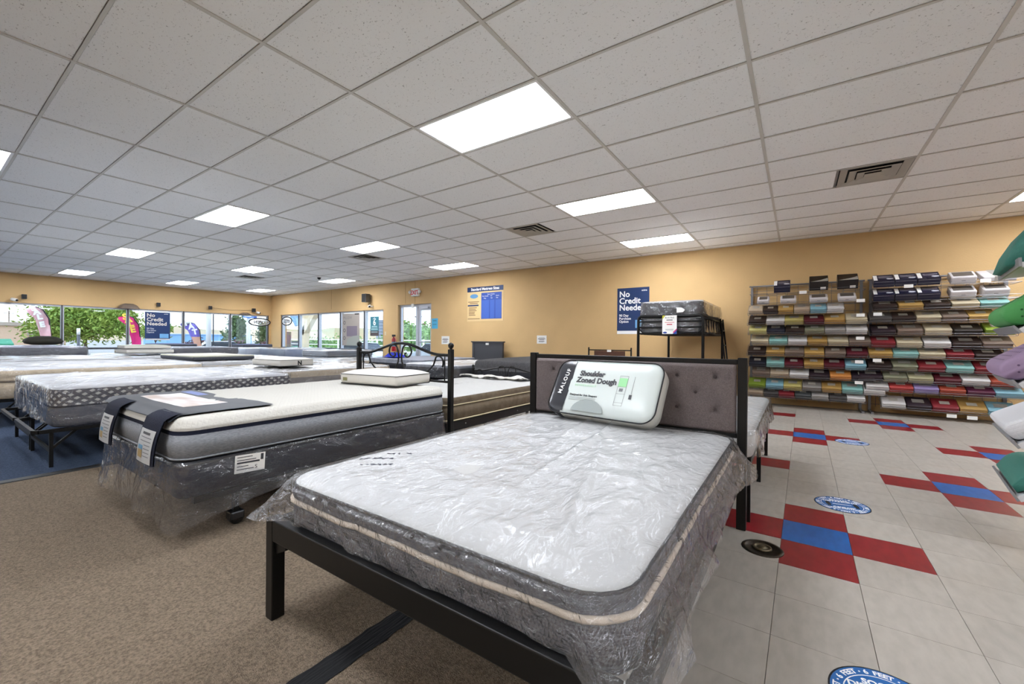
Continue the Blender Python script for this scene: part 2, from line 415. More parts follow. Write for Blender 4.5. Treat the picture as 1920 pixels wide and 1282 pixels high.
# --- ceiling
m_tile = bpy.data.materials.new('fissured_ceiling_tile'); m_tile.use_nodes = True
def _ct():
    t = m_tile.node_tree; b = t.nodes['Principled BSDF']; b.inputs['Roughness'].default_value = .9; b.inputs['Specular IOR Level'].default_value = .15
    N = t.nodes.new; L = t.links.new
    gpos = N('ShaderNodeNewGeometry'); mp = N('ShaderNodeMapping'); mp.inputs['Scale'].default_value = (75, 110, 60)
    n = N('ShaderNodeTexNoise'); n.inputs['Scale'].default_value = 1.0; n.inputs['Detail'].default_value = 1.5; n.inputs['Distortion'].default_value = 1.0
    rp = N('ShaderNodeValToRGB'); rp.color_ramp.elements[0].position = .27; rp.color_ramp.elements[1].position = .34
    rp.color_ramp.elements[0].color = lin('#b0aeaa'); rp.color_ramp.elements[1].color = lin('#f8f8f6')
    L(gpos.outputs['Position'], mp.inputs[0]); L(mp.outputs[0], n.inputs['Vector']); L(n.outputs['Fac'], rp.inputs[0]); L(rp.outputs[0], b.inputs['Base Color'])
    bp = N('ShaderNodeBump'); bp.inputs['Strength'].default_value = .3; bp.inputs['Distance'].default_value = .003
    L(rp.outputs[0], bp.inputs['Height']); L(bp.outputs[0], b.inputs['Normal'])
_ct()
m_tee = mat('white_tee_bar', '#cfccc4', .45)
ceil = struct(MB().box(XL, YF, ZC+.03, XR, YB, ZC+.12).build('ceiling', mat('plenum_deck', '#c9c5bd', .9)), 'suspended ceiling of fissured lay-in tiles')
i0, i1 = math.floor((XL-GX0)/GDX), math.ceil((XR-GX0)/GDX); k0, k1 = math.floor((YF-GY0)/GDY), math.ceil((YB-GY0)/GDY)
LI, LK = (-13, -9, -5, -1, 3, 7), (-10, -6, -2, 2, 6, 10)
VENTS = [(1, 1), (-2, 0), (-6, 1), (-10, 0)]      # cell i, which half
lights = {(i, k) for i in LI for k in LK}
vents = {(i, 7): h for i, h in VENTS}
tm = MB().box(-.597, -.292, 0, .597, .292, .016).mesh('ceiling_tile', m_tile)
th = MB().box(-.292, -.292, 0, .292, .292, .016).mesh('ceiling_tile', m_tile)
cand = []; rest = MB()
for i in range(i0, i1):
    for k in range(k0, k1):
        if (i, k) in lights: continue
        xa, xb = max(GX0+i*GDX, XL), min(GX0+(i+1)*GDX, XR); ya, yb = max(GY0+k*GDY, YF), min(GY0+(k+1)*GDY, YB)
        if xb-xa < .05 or yb-ya < .05: continue
        if (i, k) in vents:
            h = vents[(i, k)]; inst('ceiling_tile', th, ceil, ((xa+.3048) if h else (xb-.3048), (ya+yb)/2, ZC+.002)); continue
        full = xb-xa > 1.2 and yb-ya > .6; q = pj((xa+xb)/2, (ya+yb)/2, ZC); vis = 0
        if q and -150 < q[0] < 2070 and q[1] > -150: vis = 1/Vector(((xa+xb)/2, (ya+yb)/2)).length
        cand.append((vis, full, xa, xb, ya, yb))
cand.sort(reverse=True)
for n_, (vis, full, xa, xb, ya, yb) in enumerate(cand):
    if n_ < 296 and vis > 0:
        inst('ceiling_tile', tm, ceil, ((xa+xb)/2, (ya+yb)/2, ZC+.002), None, None if full else ((xb-xa-.02)/1.194, (yb-ya-.02)/.584, 1))
    else: rest.box(xa+.012, ya+.012, ZC+.002, xb-.012, yb-.012, ZC+.018)
rest.build('ceiling_tile_field', m_tile, ceil)['kind'] = 'stuff'
for i in range(i0+1, i1):
    x = GX0+i*GDX; MB().box(x-.013, YF, ZC-.005, x+.013, YB, ZC+.001).build('main_tee', m_tee, ceil)
for k in range(k0+1, k1):
    y = GY0+k*GDY; MB().box(XL, y-.0095, ZC-.004, XR, y+.0095, ZC+.0015).build('cross_tee', m_tee, ceil)
b = MB(); b.box(XL, YB-.022, ZC-.004, XR, YB, ZC+.0015).box(XL, YF, ZC-.004, XL+.022, YB, ZC+.0015); b.build('wall_angle', m_tee, ceil)

# --- ceiling lights (two by four troffers)
m_diff = emis('lit_diffuser', '#f3f7ff', PANEL_L)
fr = MB()
for q in ((-.6, -.295, .6, -.272), (-.6, .272, .6, .295), (-.6, -.272, -.577, .272), (.577, -.272, .6, .272)): fr.box(q[0], q[1], -.003, q[2], q[3], .02)
fr = fr.mesh('frame', mat('light_frame', '#f0f0ee', .4)); df = MB().box(-.577, -.272, .004, .577, .272, .01).mesh('diffuser', m_diff); hs = MB().box(-.6, -.295, .018, .6, .295, .028).mesh('housing', m_white)
for i in LI:
    for k in LK:
        x, y = GX0+(i+.5)*GDX, GY0+(k+.5)*GDY
        if y < YF or x > XR-.4: continue
        nm = {-1: 'nearest', -5: 'second', -9: 'third', -13: 'fourth', 3: 'far right', 7: 'right wall'}[i]; rw = {2: 'front', 6: 'middle', 10: 'rear', -2: 'overhead', -6: 'behind-viewer', -10: 'furthest behind-viewer'}[k]
        t = thing('ceiling_light', 'lit white ceiling panel, %s one in the %s row counting towards the windows' % (nm, rw), 'ceiling light', (x, y, ZC), 'recessed ceiling light panels')
        for a, c in (('frame', fr), ('diffuser', df), ('housing', hs)): inst(a, c, t)
# --- ceiling vents
m_vent = mat('grey_vent_metal', '#b5b0a4', .5); m_duct = mat('duct_black', '#0b0b0b', .9)
for j, (i, h) in enumerate(VENTS):
    x = GX0+(i+(.75 if h else .25))*GDX; y = GY0+7.5*GDY
    t = thing('ceiling_vent', ['large square ceiling vent above the sheet racks', 'square ceiling vent left of the middle light over the headboard', 'square ceiling vent beyond the middle light of the second column', 'small far ceiling vent near the window corner'][j], 'vent', (x, y, ZC), 'stepped square ceiling vents')
    MB().box(-.29, -.29, .014, .29, .29, .024).build('duct', m_duct, t)
    for s_, z in ((.285, -.004), (.205, -.010), (.135, -.016), (.07, -.020)):
        b = MB(); w_ = .066 if s_ > .1 else .07
        if s_ > .1:
            for sg in (0, 1, 2, 3):
                M = Matrix.Rotation(R(90*sg), 4, 'Z')
                b.add([M @ Vector(p) for p in ((-s_, -s_, z), (s_, -s_, z), (s_-w_, -s_+w_, z+.014), (-s_+w_, -s_+w_, z+.014), (-s_, -s_, z+.003), (s_, -s_, z+.003), (s_-w_, -s_+w_, z+.017), (-s_+w_, -s_+w_, z+.017))],
                      [(0,3,2,1), (4,5,6,7), (0,1,5,4), (1,2,6,5), (2,3,7,6), (3,0,4,7)])
        else: b.box(-s_, -s_, z, s_, s_, z+.004)
        b.build('vane', m_vent, t)
# dome camera under the ceiling far off
t = thing('dome_camera', 'small dark dome camera hanging from the far ceiling', 'camera', (-11.4, 6.79, ZC-.005))
MB().lathe([(.06, 0), (.06, -.03), (.0, -.03)], 14).build('mount', m_white, t); MB().lathe([(.05, -.03), (.045, -.06), (.025, -.085), (0, -.09)], 14).build('dome', m_dark, t, True)
# ------------------------------------------------------------------ beds
def rel(b, L):
    b.v = [(x-L[0], y-L[1], z-L[2]) for x, y, z in b.v]; return b
def fabric(name, c, c2=None, scale=300, bump=.35, rough=.85, stretch=None):
    return mat(name, c, rough, bump=bump, bscale=scale, color2=c2 or c, vscale=scale*.5, spec=.2, stretch=stretch)
m_mesh = bpy.data.materials.new('charcoal_mesh_fabric'); m_mesh.use_nodes = True
def _mesh():
    t = m_mesh.node_tree; b = t.nodes['Principled BSDF']; N = t.nodes.new; L = t.links.new
    tc = N('ShaderNodeTexCoord'); mp = N('ShaderNodeMapping'); mp.inputs['Rotation'].default_value = (R(45), R(45), R(0)); mp.inputs['Scale'].default_value = (130, 130, 130)
    ch = N('ShaderNodeTexChecker'); ch.inputs['Scale'].default_value = 1; ch.inputs[1].default_value = lin('#3b3a3f'); ch.inputs[2].default_value = lin('#57565b')
    L(tc.outputs['Object'], mp.inputs[0]); L(mp.outputs[0], ch.inputs[0]); L(ch.outputs[0], b.inputs['Base Color']); b.inputs['Roughness'].default_value = .8
_mesh()
m_wquilt = mat('white_quilted_knit', '#bcbcb9', .85, bump=.5, bscale=38, spec=.2)
m_cream = fabric('cream_tape', '#d8c9b4'); m_gusset = fabric('charcoal_gusset', '#4a4b50', '#5a5b60', 120)
m_wrap = film('clear_mattress_bag', '#fcfdff', .05, .15, .5, 20, gain=.7)
m_crk = film('crinkled_bag_side', '#fbfcff', .07, .12, .9, 24, gain=1.8)
m_wrap2 = film('milky_mattress_bag', '#fafbfd', .10, .18, .6, 12, gain=1.6)
m_wrap3 = film('glossy_mattress_bag', '#fafbfd', .04, .12, .8, 8, gain=1.7)
m_steel = mat('brushed_steel', '#9c9da0', .3, .9)
m_ink = mat('marker_ink', '#1d1d33', .6)

# ---- bed A: black frame with button tufted headboard
A = (-.968, 1.785, 0)
fA = thing('bed_frame', 'black metal platform bed frame with grey button-tufted headboard in the foreground', 'bed frame', A)
def pA(b, name, m=m_black, bev=.004, par=None, **k): return rel(b, A).build(name, m, par or fA, bevel=bev, **k)
for x in (-1.70, -.285):
    lg = pA(MB().box(x, .80, 0, x+.05, .85, .39), 'leg')
    s_ = 1 if x < -1 else -1; xe = x+.05 if s_ > 0 else x
    pA(MB().prism([(0, .31), (s_*.075, .31), (s_*.075, .29), (s_*.012, .262), (0, .262)][::s_], -.848, -.812, 0, Matrix.Translation((xe, 0, 0)) @ Matrix.Rotation(R(90), 4, 'X')), 'gusset', bev=0)
    pA(MB().box(x, 2.735, 0, x+.05, 2.785, .995), 'headboard_post')
pA(MB().box(-1.65, .80, .31, -.285, .84, .39), 'foot_rail')
pA(MB().box(-1.69, .85, .31, -1.65, 2.735, .385), 'side_rail'); pA(MB().box(-.285, .85, .31, -.245, 2.735, .385), 'side_rail')
pA(MB().box(-1.65, 2.745, .955, -.285, 2.78, .985), 'headboard_top_rail'); pA(MB().box(-1.65, 2.745, .525, -.285, 2.78, .552), 'headboard_bottom_rail')
pA(MB().box(-1.65, 2.74, .30, -.285, 2.77, .36), 'head_rail')
for i in range(9): pA(MB().box(-1.65, .98+i*.2, .325, -.285, 1.04+i*.2, .338), 'slat', bev=0)
pA(MB().box(-.99, .85, .30, -.95, 2.74, .325), 'centre_rail'); pA(MB().box(-.985, 1.78, 0, -.955, 1.81, .30), 'centre_leg')
m_tuft = mat('grey_woven_upholstery', '#7b7170', .9, bump=.5, bscale=260, color2='#6a6160', vscale=180, spec=.15)
BT = [(-1.49+j*.218, .879) for j in range(6)] + [(-1.49+j*.218, .683) for j in range(6)] + [(-1.381+j*.218, .781) for j in range(5)]
def tuft(u, v):
    x = -1.645+u*1.355; z = .553+v*.402; y = 2.715+.03*(max(0, abs(u-.5)*2-.965)/.035)**2+.03*(max(0, abs(v-.5)*2-.9)/.1)**2
    for (bx, bz) in BT:
        dx, dz = x-bx, z-bz; d = math.hypot(dx, dz); y += .017*math.exp(-(d/.022)**2)+.004*math.exp(-(d/.06)**2)
        if d < .16:
            for sx in (-1, 1):
                ex, ez = .741*sx, .671; pp = abs(dx*ez-dz*ex); y += .0022*math.exp(-(pp/.006)**2)*max(0, 1-d/.14)
    return (x, y, z)
pn = MB().grid(190, 64, tuft); pn.box(-1.645, 2.745, .553, -.29, 2.765, .955)
pn = pA(pn, 'headboard_cushion', m_tuft, 0, smooth=True); pn['label'] = 'grey woven button-tufted cushion'
bm_ = MB().lathe([(0, -.004), (.007, -.003), (.009, .001), (.007, .004), (0, .005)], 10, M=Matrix.Rotation(R(90), 4, 'X')).mesh('tuft_button', mat('dark_button', '#433a3b', .9))
for (bx, bz) in BT: inst('tuft_button', bm_, pn, (bx-A[0], 2.727-A[1], bz))

# mattress A
WA, LA, HA = 1.37, 1.88, .205; MA = (-.98, 1.78, .338)
mA = thing('mattress', 'white pillow-top mattress with charcoal mesh sides in clear plastic, nearest bed', 'mattress', MA)
mattress_mb(WA, LA, HA, [(0, .60, 0, .004), (.60, .68, 0, 0), (.68, .92, 1, .008)], r=.13, er=.022, crown=.018, topmat=2, nx=26, ny=34, nr=16, quilt=.0035, qs=.09).build('body', [m_mesh, m_gusset, m_wquilt], mA, True)
piping(WA, LA, HA*.66, .0095, m_cream, mA, .13, .004, 40, 50, wob=.014, label='cream tape edge'); piping(WA, LA, HA*.93, .006, m_dark, mA, .13, -.004, 26, 34, label='dark tape edge')
piping(WA, LA, .02, .008, m_dark, mA, .13, 0, 12, 16)
def flA(x, y):
    f_ = .035 + .02*fbm(x*3, y*3, 5) + (.028 if x > WA/2-.05 else 0)
    f_ += .135*math.exp(-((x+WA/2)**2+(y+LA/2)**2)/.012) + .15*math.exp(-((x-WA/2)**2+(y+LA/2)**2)/.02) + .06*math.exp(-((x-WA/2)**2+(y-LA/2+.25)**2)/.02)
    if y < -LA/2+.02 and abs(x) < WA/2-.1: f_ = .006+.006*fbm(x*6, 1., 2)
    return f_
def topA(x, y):
    ridge = .020*math.exp(-((x-.05-.28*max(0, .7-y)*.35)/.018)**2)*max(0, min(1, (y+.75)/.5)) + .014*math.exp(-((x+.10+.12*(y-.6))/.022)**2)*max(0, min(1, (y+.1)/.4))
    ridge += .012*math.exp(-((x-.42+.30*(y+.6))/.02)**2)*max(0, min(1, (.5-y)/.6))
    return ridge + .012
wrap_mb(WA, LA, HA, .012, .0095, .135, 90, 120, 46, 14, 3, flare=flA, drop=lambda x, y: .152+.02*fbm(x*5, y*5, 2)+.10*math.exp(-((x-WA/2-.02)**2+(y+LA/2)**2)/.006), top_fn=topA, fs=9).build('plastic_bag', [m_wrap, m_crk], mA, True)['label'] = 'wrinkled clear plastic bag'
# marker scribbles on the bag
sc = MB(); random.seed(5)
for (x0, y0, n_, h_) in ((-1.47, 1.20, 5, .022), (-1.50, 1.085, 6, .03), (-1.40, 1.06, 4, .02), (-1.43, 1.03, 6, .018)):
    for q in range(n_):
        xx, yy = x0+q*.024*.8, y0+q*.024*.62
        pts = [(xx+random.uniform(-.006, .014), yy+random.uniform(-.5, .5)*h_, .587) for _ in range(5)]
        sc.tube(pts, .0013, 4)
rel(sc, MA).build('marker_writing', m_ink, mA)

# pillow pack leaning on the headboard
m_pk = mat('pale_mint_plastic', '#d3dcd9', .28, bump=.06, bscale=14); m_pkd = mat('charcoal_gloss_plastic', '#3a3b40', .22, bump=.1, bscale=20); m_pks = mat('pillow_pack_side', '#cbcac2', .4)
pk = thing('pillow_pack', 'packaged pillow in pale mint and charcoal plastic leaning on the tufted headboard', 'pillow', (-1.055, 2.525, .577), rot=(R(-31), 0, R(-7)))
PW, PH, PD = .76, .40, .115
def pkout(z, ins): return [(x, z, y+PH/2) for x, y in rrect(PW/2-ins, PH/2-ins, .085-min(ins, .05), 20, 12, 8)]
lv = [(-PD/2-.016, .30*.5), (-PD/2-.014, .08), (-PD/2-.006, .03), (-PD/2+.006, .004), (-PD/2+.012, 0), (0, -.004), (PD/2-.012, 0), (PD/2, .02)]
rings = [pkout(z, i_) for z, i_ in lv]
b = MB().loft(rings, 0)
# choose material per face: left sixth dark on the front, side lighter
for fi, f_ in enumerate(b.f):
    c = Vector((0, 0, 0))
    for q in f_: c += Vector(b.v[q])
    c /= len(f_); xs = -.265+.05*(c.z/PH-.5)*-.4
    if len(f_) > 8: b.m[fi] = 0
    elif c.x < -.27: b.m[fi] = 1
    elif c.y > -PD/2+.01: b.m[fi] = 2
b.build('pack_body', [m_pk, m_pkd, m_pks], pk, True)
def strip(x0, x1, bow, y, n=18):   # dark end panel following the front face
    def fn(u, v):
        z = .012+v*(PH-.024); e = 1-(2*v-1)**2
        xl = -PW/2+.012+.07*(1-min(1., math.sqrt(max(0, 1-max(0, abs(v-.5)*2-.56)**2/.44**2))))
        xr = -.245+.012*e
        x = xl+(xr-xl)*u
        d = min(x+PW/2, z, PH-z); yy = -PD/2-.0145+.013*math.exp(-(d/.028)**2)-.0012
        return (x, yy, z)
    return MB().grid(10, n, fn)
strip(0, 0, 0, 0).build('end_panel', m_pkd, pk, True)['label'] = 'charcoal end panel'
yt = -PD/2-.0175
m_mint = mat('mint_green_print', '#9bdc9e', .5); m_txt = mat('dark_grey_print', '#3d3f44', .5); m_lgrn = mat('pale_green_print', '#b8e2bd', .5)
for body, sz, x, z, mm, kw in (('Shoulder', .052, -.185, .275, m_txt, dict(bold=.0022)), ('Zoned Dough', .052, -.195, .225, m_txt, dict(bold=.0022)), ('PEPPERMINT', .022, -.198, .195, m_lgrn, dict(spacing=1.4)),
        ('Designed for Side Sleepers', .019, -.215, .125, m_txt, dict(bold=.0004))):
    text(body, sz, mm, pk, (x, yt, z), **kw)
text('MALOUF', .042, m_white_print, pk, (-.285, yt-.002, .125), (R(90), R(-84), 0), spacing=1.25, bold=.0008)
b = MB()
for q in range(3): b.box(-.215, yt-.0005, .112-q*.009, -.215+(.20 if q < 2 else .12), yt, .114-q*.009)
b.build('fine_print', m_grey_print, pk)
MB().box(.115, yt-.0005, .215, .172, yt, .275).build('green_panel', m_mint, pk)
b = MB()
for (x0, z0, x1, z1) in ((.115, .085, .172, .29),):
    for q in ((x0, z0, x1, z0+.0015), (x0, z1, x1, z1+.0015), (x0, z0, x0+.0015, z1), (x1, z0, x1+.0015, z1), (x0, .165, x1, .1665), (x0, .105, x1, .1065)): b.box(q[0], yt-.0005, q[1], q[2], yt, q[3])
b.box(.13, yt-.0005, .182, .155, yt, .203); b.box(.215, yt-.0005, .17, .217, yt, .29); b.build('spec_chart', m_grey_print, pk)
MB().box(.205, yt-.001, .135, .222, yt, .165).build('clip_print', m_txt, pk)
dome = [(.115*math.cos(t), .085*math.sin(t)) for t in [math.pi*i/16 for i in range(17)]]
MB().prism([(x-.06, z+.02) for x, z in dome], 0, .0006, 0, Matrix.Translation((0, yt+.0005, 0)) @ Matrix.Rotation(R(90), 4, 'X')).build('pillow_picture', mat('soft_grey_print', '#98a19f', .5), pk)
pts = [(x, -PD/2+.004, y+PH/2) for x, y in rrect(PW/2+.002, PH/2+.002, .085, 20, 12, 8)]
MB().tube(pts, .0045, 6, True).build('piping', m_dark, pk, True)

# ---- scroll headboard maker (used twice)
def scroll_headboard(par, w, zt, zend, zpk, zrail, y=0., rod=.011, ball=.028, postw=.042):
    """centred on x=0; zt = post top"""
    for s_ in (-1, 1):
        p = MB().box(s_*w/2-postw/2, y-postw/2, 0, s_*w/2+postw/2, y+postw/2, zt).build('headboard_post', m_black, par, bevel=.004)
        MB().lathe([(.0, zt-.002), (.016, zt), (.012, zt+.008), (ball*.75, zt+.014), (ball, zt+.014+ball*.7), (ball*.8, zt+.014+ball*1.35), (0, zt+.014+ball*1.75)], 14, (s_*w/2, y, 0)).build('ball_finial', m_black, p, True)
        MB().tube([(s_*(w/2-.075), y, zrail), (s_*(w/2-.075), y, zend+.005)], .006, 6).build('spindle', m_black, par, True)
    hw = w/2-postw/2
    arch = []
    for i in range(41):
        u = -1+2*i/40; s_ = abs(u); t_ = 0 if s_ > .86 else .5*(1+math.cos(math.pi*s_/.86))
        arch.append((u*hw, y, zend+(zpk-zend)*t_))
    MB().tube(arch, rod*1.25, 8).build('arch_rail', m_black, par, True)
    MB().tube([(-hw, y, zrail), (hw, y, zrail)], rod, 8).build('lower_rail', m_black, par, True)
    k = w/1.35; hh = (zpk-zrail)
    for s_ in (-1, 1):
        c = (s_*.098*k, zpk-.083*hh/.36); rr = .066*k; pts = []
        for i in range(26):
            t = -R(60)-R(280)*i/25; q = .55+.45*min(1, i/10); pts.append((c[0]+s_*-1*rr*q*math.cos(t)*-1, y-.012, c[1]+rr*q*math.sin(t)))
        pts = []
        for i in range(24):   # spiral from inside tail over the top to the inner side
            t = R(-35)+R(215)*i/23; q = .62+.38*min(1, i/9); pts.append((c[0]+s_*rr*q*math.cos(t-R(60)), y-.01, c[1]+rr*q*math.sin(t-R(60))*1.0))
        inner = pts[-1]
        # continue: full circle over the outside and top then down the centre stem
        pts = [(c[0]-s_*rr*.12, y-.01, c[1]-rr*.22), (c[0]-s_*rr*.42, y-.01, c[1]-rr*.40)] + [(c[0]+s_*rr*(.72+.28*min(1, i/10))*math.cos(R(-130+i*12)), y-.01, c[1]+rr*(.72+.28*min(1, i/10))*math.sin(R(-130+i*12))) for i in range(1, 26)]
        x1 = c[0]-s_*rr
        pts += [(x1-s_*.006, y-.01, c[1]-rr*.3), (x1-s_*.012, y-.01, c[1]-rr*.9), (x1-s_*.004, y-.01, c[1]-rr*1.6), (x1+s_*.03, y-.01, c[1]-rr*2.5), (x1+s_*.08, y-.01, max(zrail, c[1]-rr*3.4))]
        MB().tube(pts, rod*.8, 6).build('scroll', m_black, par, True)
        c2 = (s_*(hw-.125*k), zend-.075*hh/.36); r2 = .062*k
        pts = [(c2[0]+s_*r2*math.cos(R(-35+i*13)), y-.01, c2[1]+r2*math.sin(R(-35+i*13))) for i in range(13)]
        xe = pts[-1][0]
        pts += [(xe-s_*.03, y-.01, c2[1]-r2*.35), (xe-s_*.09, y-.01, c2[1]-r2*1.15), (xe-s_*.17, y-.01, c2[1]-r2*1.9), (xe-s_*.26, y-.01, max(zrail+.01, c2[1]-r2*2.3))]
        MB().tube(pts, rod*.8, 6).build('scroll', m_black, par, True)

# ---- bed B
BX0, BX1, BY0, BY1 = -3.955, -2.605, .79, 2.78; cBx, cBy = (BX0+BX1)/2, (BY0+BY1)/2
fB = thing('bed_frame', 'black steel bed frame on casters with scrolled ball-post headboard', 'bed frame', (cBx, 2.825, 0))
scroll_headboard(fB, 1.35, 1.0, .945, 1.05, .70)
MB().box(-.655, -.015, .16, .655, .015, .20).build('head_rail', m_black, fB)
for x in (-.63, .63):
    MB().box(x-.018, -1.95, .205, x+.018, -.02, .24).build('side_rail', m_black, fB)
for y in (-1.72, -.5): MB().box(-.63, y-.018, .19, .63, y+.018, .215).build('cross_rail', m_black, fB)
for x in (-.60, .57):
    for y in (-1.72, -.5):
        lg = MB().box(x-.014, y-.014, .075, x+.014, y+.014, .2).build('leg', m_black, fB)
        cs = MB().lathe([(.0, -.026), (.034, -.026), (.036, -.02), (.036, .02), (.034, .026), (0, .026)], 16, (x, y, .040), M=Matrix.Rotation(R(90), 4, 'Y')).build('caster_wheel', mat('caster_rubber', '#191919', .4), fB, True)
        MB().box(x-.036, y-.038, .03, x+.036, y+.038, .082).build('caster_hood', mat('chrome_grey', '#3c3d40', .25, .6), cs, bevel=.01)
m_navyt = fabric('navy_ticking', '#23252f', '#2c2e39', 120)
bs = thing('box_spring', 'navy box spring in loose clear plastic under the grey-sided mattress', 'box spring', (cBx, cBy, .24))
mattress_mb(1.33, 1.97, .195, [(0, 1, 0, .003)], r=.05, er=.015, crown=.002, topmat=0, nx=8, ny=10, nr=3).build('body', [m_navyt], bs, True)
piping(1.33, 1.97, .18, .006, m_dark, bs, .05)
W_, L_ = 1.33, 1.97
def flB(x, y): return .018+.022*max(0, (-y-.5))+.02*max(0, math.sin(x*9+y*7))*max(0, .6-y)
def dpB(x, y):
    d = .21+.015*fbm(x*4, y*3, 2); t_ = max(0, min(1, (-y-.2)/.75))
    d += .085*t_ + .045*math.exp(-((x-W_/2)**2+(y+L_/2)**2)/.03) + (.02 if y < -L_/2+.03 else 0)
    return d
wrap_mb(W_, L_, .195, .008, .012, .055, 60, 90, 4, 16, 8, flare=flB, drop=dpB, vf=.4).build('plastic_bag', [m_wrap3, m_wrap3], bs, True)['label'] = 'loose sagging clear plastic bag'
lb = MB().box(0, 0, 0, .003, .16, .10).build('shipping_label', m_paper, bs, loc=(1.33/2+.022, 1.05-cBy, .085), rot=(R(-3), 0, 0))
b = MB()
for q in range(5): b.box(.003, .01, .018+q*.017, .0036, .01+(.09, .06, .12, .1, .08)[q], .018+q*.017+(.004 if q != 2 else .009))
b.box(.003, .135, .06, .0036, .15, .095); b.build('label_print', m_txt, lb)
text('S', .03, m_txt, lb, (.0034, .105, .015), (R(90), 0, R(90)))
# mattress B
m_knit = bpy.data.materials.new('white_diamond_knit'); m_knit.use_nodes = True
def _knit():
    t = m_knit.node_tree; b = t.nodes['Principled BSDF']; N = t.nodes.new; L = t.links.new
    b.inputs['Base Color'].default_value = lin('#c4c2ba'); b.inputs['Roughness'].default_value = .85; b.inputs['Specular IOR Level'].default_value = .2
    tc = N('ShaderNodeTexCoord'); mp = N('ShaderNodeMapping'); mp.inputs['Rotation'].default_value = (R(45), R(45), R(45)); mp.inputs['Scale'].default_value = (46, 46, 46)
    ch = N('ShaderNodeTexVoronoi'); ch.distance = 'CHEBYCHEV'; ch.inputs['Scale'].default_value = 1; ch.inputs['Randomness'].default_value = 0
    bp = N('ShaderNodeBump'); bp.inputs['Strength'].default_value = .55; bp.inputs['Distance'].default_value = .006; bp.invert = True
    L(tc.outputs['Object'], mp.inputs[0]); L(mp.outputs[0], ch.inputs['Vector']); L(ch.outputs['Distance'], bp.inputs['Height']); L(bp.outputs[0], b.inputs['Normal'])
_knit()
m_heather = mat('heather_grey_fabric', '#8f9196', .9, bump=.3, bscale=200, color2='#777a7f', vscale=60, stretch=(1, 1, 6), spec=.2)
m_nband = fabric('navy_band', '#1d2130', None, 200)
HB_ = .225
mB = thing('mattress', 'mattress with white diamond-knit top, navy band and heather grey sides', 'mattress', (cBx, cBy, .44))
mattress_mb(1.345, 1.985, HB_, [(0, .60, 1, .010), (.60, .70, 2, .003), (.70, .9, 0, .008)], r=.10, er=.045, crown=.012, topmat=0, nx=16, ny=22, nr=9, quilt=.002).build('body', [m_knit, m_heather, m_nband], mB, True)
piping(1.345, 1.985, .01, .006, m_heather, mB, .1)
# printed foot mat with two hanging label pockets
m_mat = mat('dark_grey_print_mat', '#2a2d33', .55); ft = thing('display_mat', 'dark printed display mat with two hanging label pockets on the grey-sided mattress', 'display mat', (cBx, .79, .665))
def matfn(u, v): 
    x = -.645+u*1.24; y = -.005+v*(.50+.02*u)
    e = max(0, .05-y)/.055
    return (x, y, .013+.006*math.sin(u*9)*.4+.004*fbm(u*4, v*3)-.032*e**2)
b = MB().grid(30, 12, matfn); n0 = len(b.v); b.v += [(x, y, z-.004) for x, y, z in b.v]; b.f += [tuple(i+n0 for i in reversed(f_)) for f_ in list(b.f)]; b.m += [0]*len(b.m)
b.build('mat', m_mat, ft, True)
m_photo = mat('photo_print', '#b9a79c', .5, color2='#dfe0e2', vscale=3.2, detail=1, stretch=(1, 2.5, 1))
MB().grid(16, 6, lambda u, v: (lambda p: (p[0], p[1], p[2]+.0012))(matfn(.16+.62*u, .28+.45*v))).build('photo_panel', m_photo, ft, True)
MB().grid(10, 3, lambda u, v: (lambda p: (p[0], p[1], p[2]+.0012))(matfn(.1+.25*u, .78+.13*v))).build('blue_caption', mat('blue_caption_print', '#5a6fb0', .5), ft, True)
for j, xc in enumerate((-.32, .445)):
    prof = []
    for i in range(13):
        t = i/12
        if t < .25: y = .05-.075*t/.25; z = .016-.03*(t/.25)**2
        else: q = (t-.25)/.75; y = -.025-.012*math.sin(q*3.1)-.035*q; z = -.014-.235*q
        prof.append((y, z))
    hwd = .135
    def fl(u, v):
        k = min(11, int(v*12+1e-6)); fq = v*12-k; y = prof[k][0]+(prof[k+1][0]-prof[k][0])*fq; z = prof[k][1]+(prof[k+1][1]-prof[k][1])*fq; return (xc-hwd+2*hwd*u+(.045*(v-.3) if v > .3 else 0)*-1, y-.006*math.sin(u*3.1), z)
    b = MB().grid(6, 12, fl); n0 = len(b.v); b.v += [(x, y+.006, z) for x, y, z in b.v]; b.f += [tuple(i+n0 for i in reversed(f_)) for f_ in list(b.f)]; b.m += [0]*len(b.m)
    fp = b.build('hanging_flap', m_nband, ft, True)
    def cardfn(u, v):
        x, y, z = fl(.1+.8*u, .42+.56*v); return (x, y-.004, z)
    MB().grid(6, 10, lambda u, v: cardfn(u, round(v*7)/7 if False else v)).build('label_card', mat('grey_card', '#b9bbbb', .35), fp, True)
    def patch(u0, u1, v0, v1, off): return MB().grid(3, 3, lambda u, v: (lambda p: (p[0], p[1]-off, p[2]))(cardfn(u0+(u1-u0)*u, v0+(v1-v0)*v)))
    patch(.25, .75, .08, .15, .0015).build('title_print', m_txt, fp, True)
    b = MB()
    for k in range(6):
        q = patch(.52 if k > 1 else .2, .9, .22+k*.11, .245+k*.11, .0015); b.add(q.v, q.f)
    b.build('fine_print', m_grey_print, fp)
    patch(.12, .46, .62, .86, .0015).build('mattress_picture', mat('tan_picture', '#a38c5c', .5), fp, True); patch(.12, .46, .48, .61, .0015).build('cover_picture', mat('blue_picture', '#5f8fae', .5), fp, True)
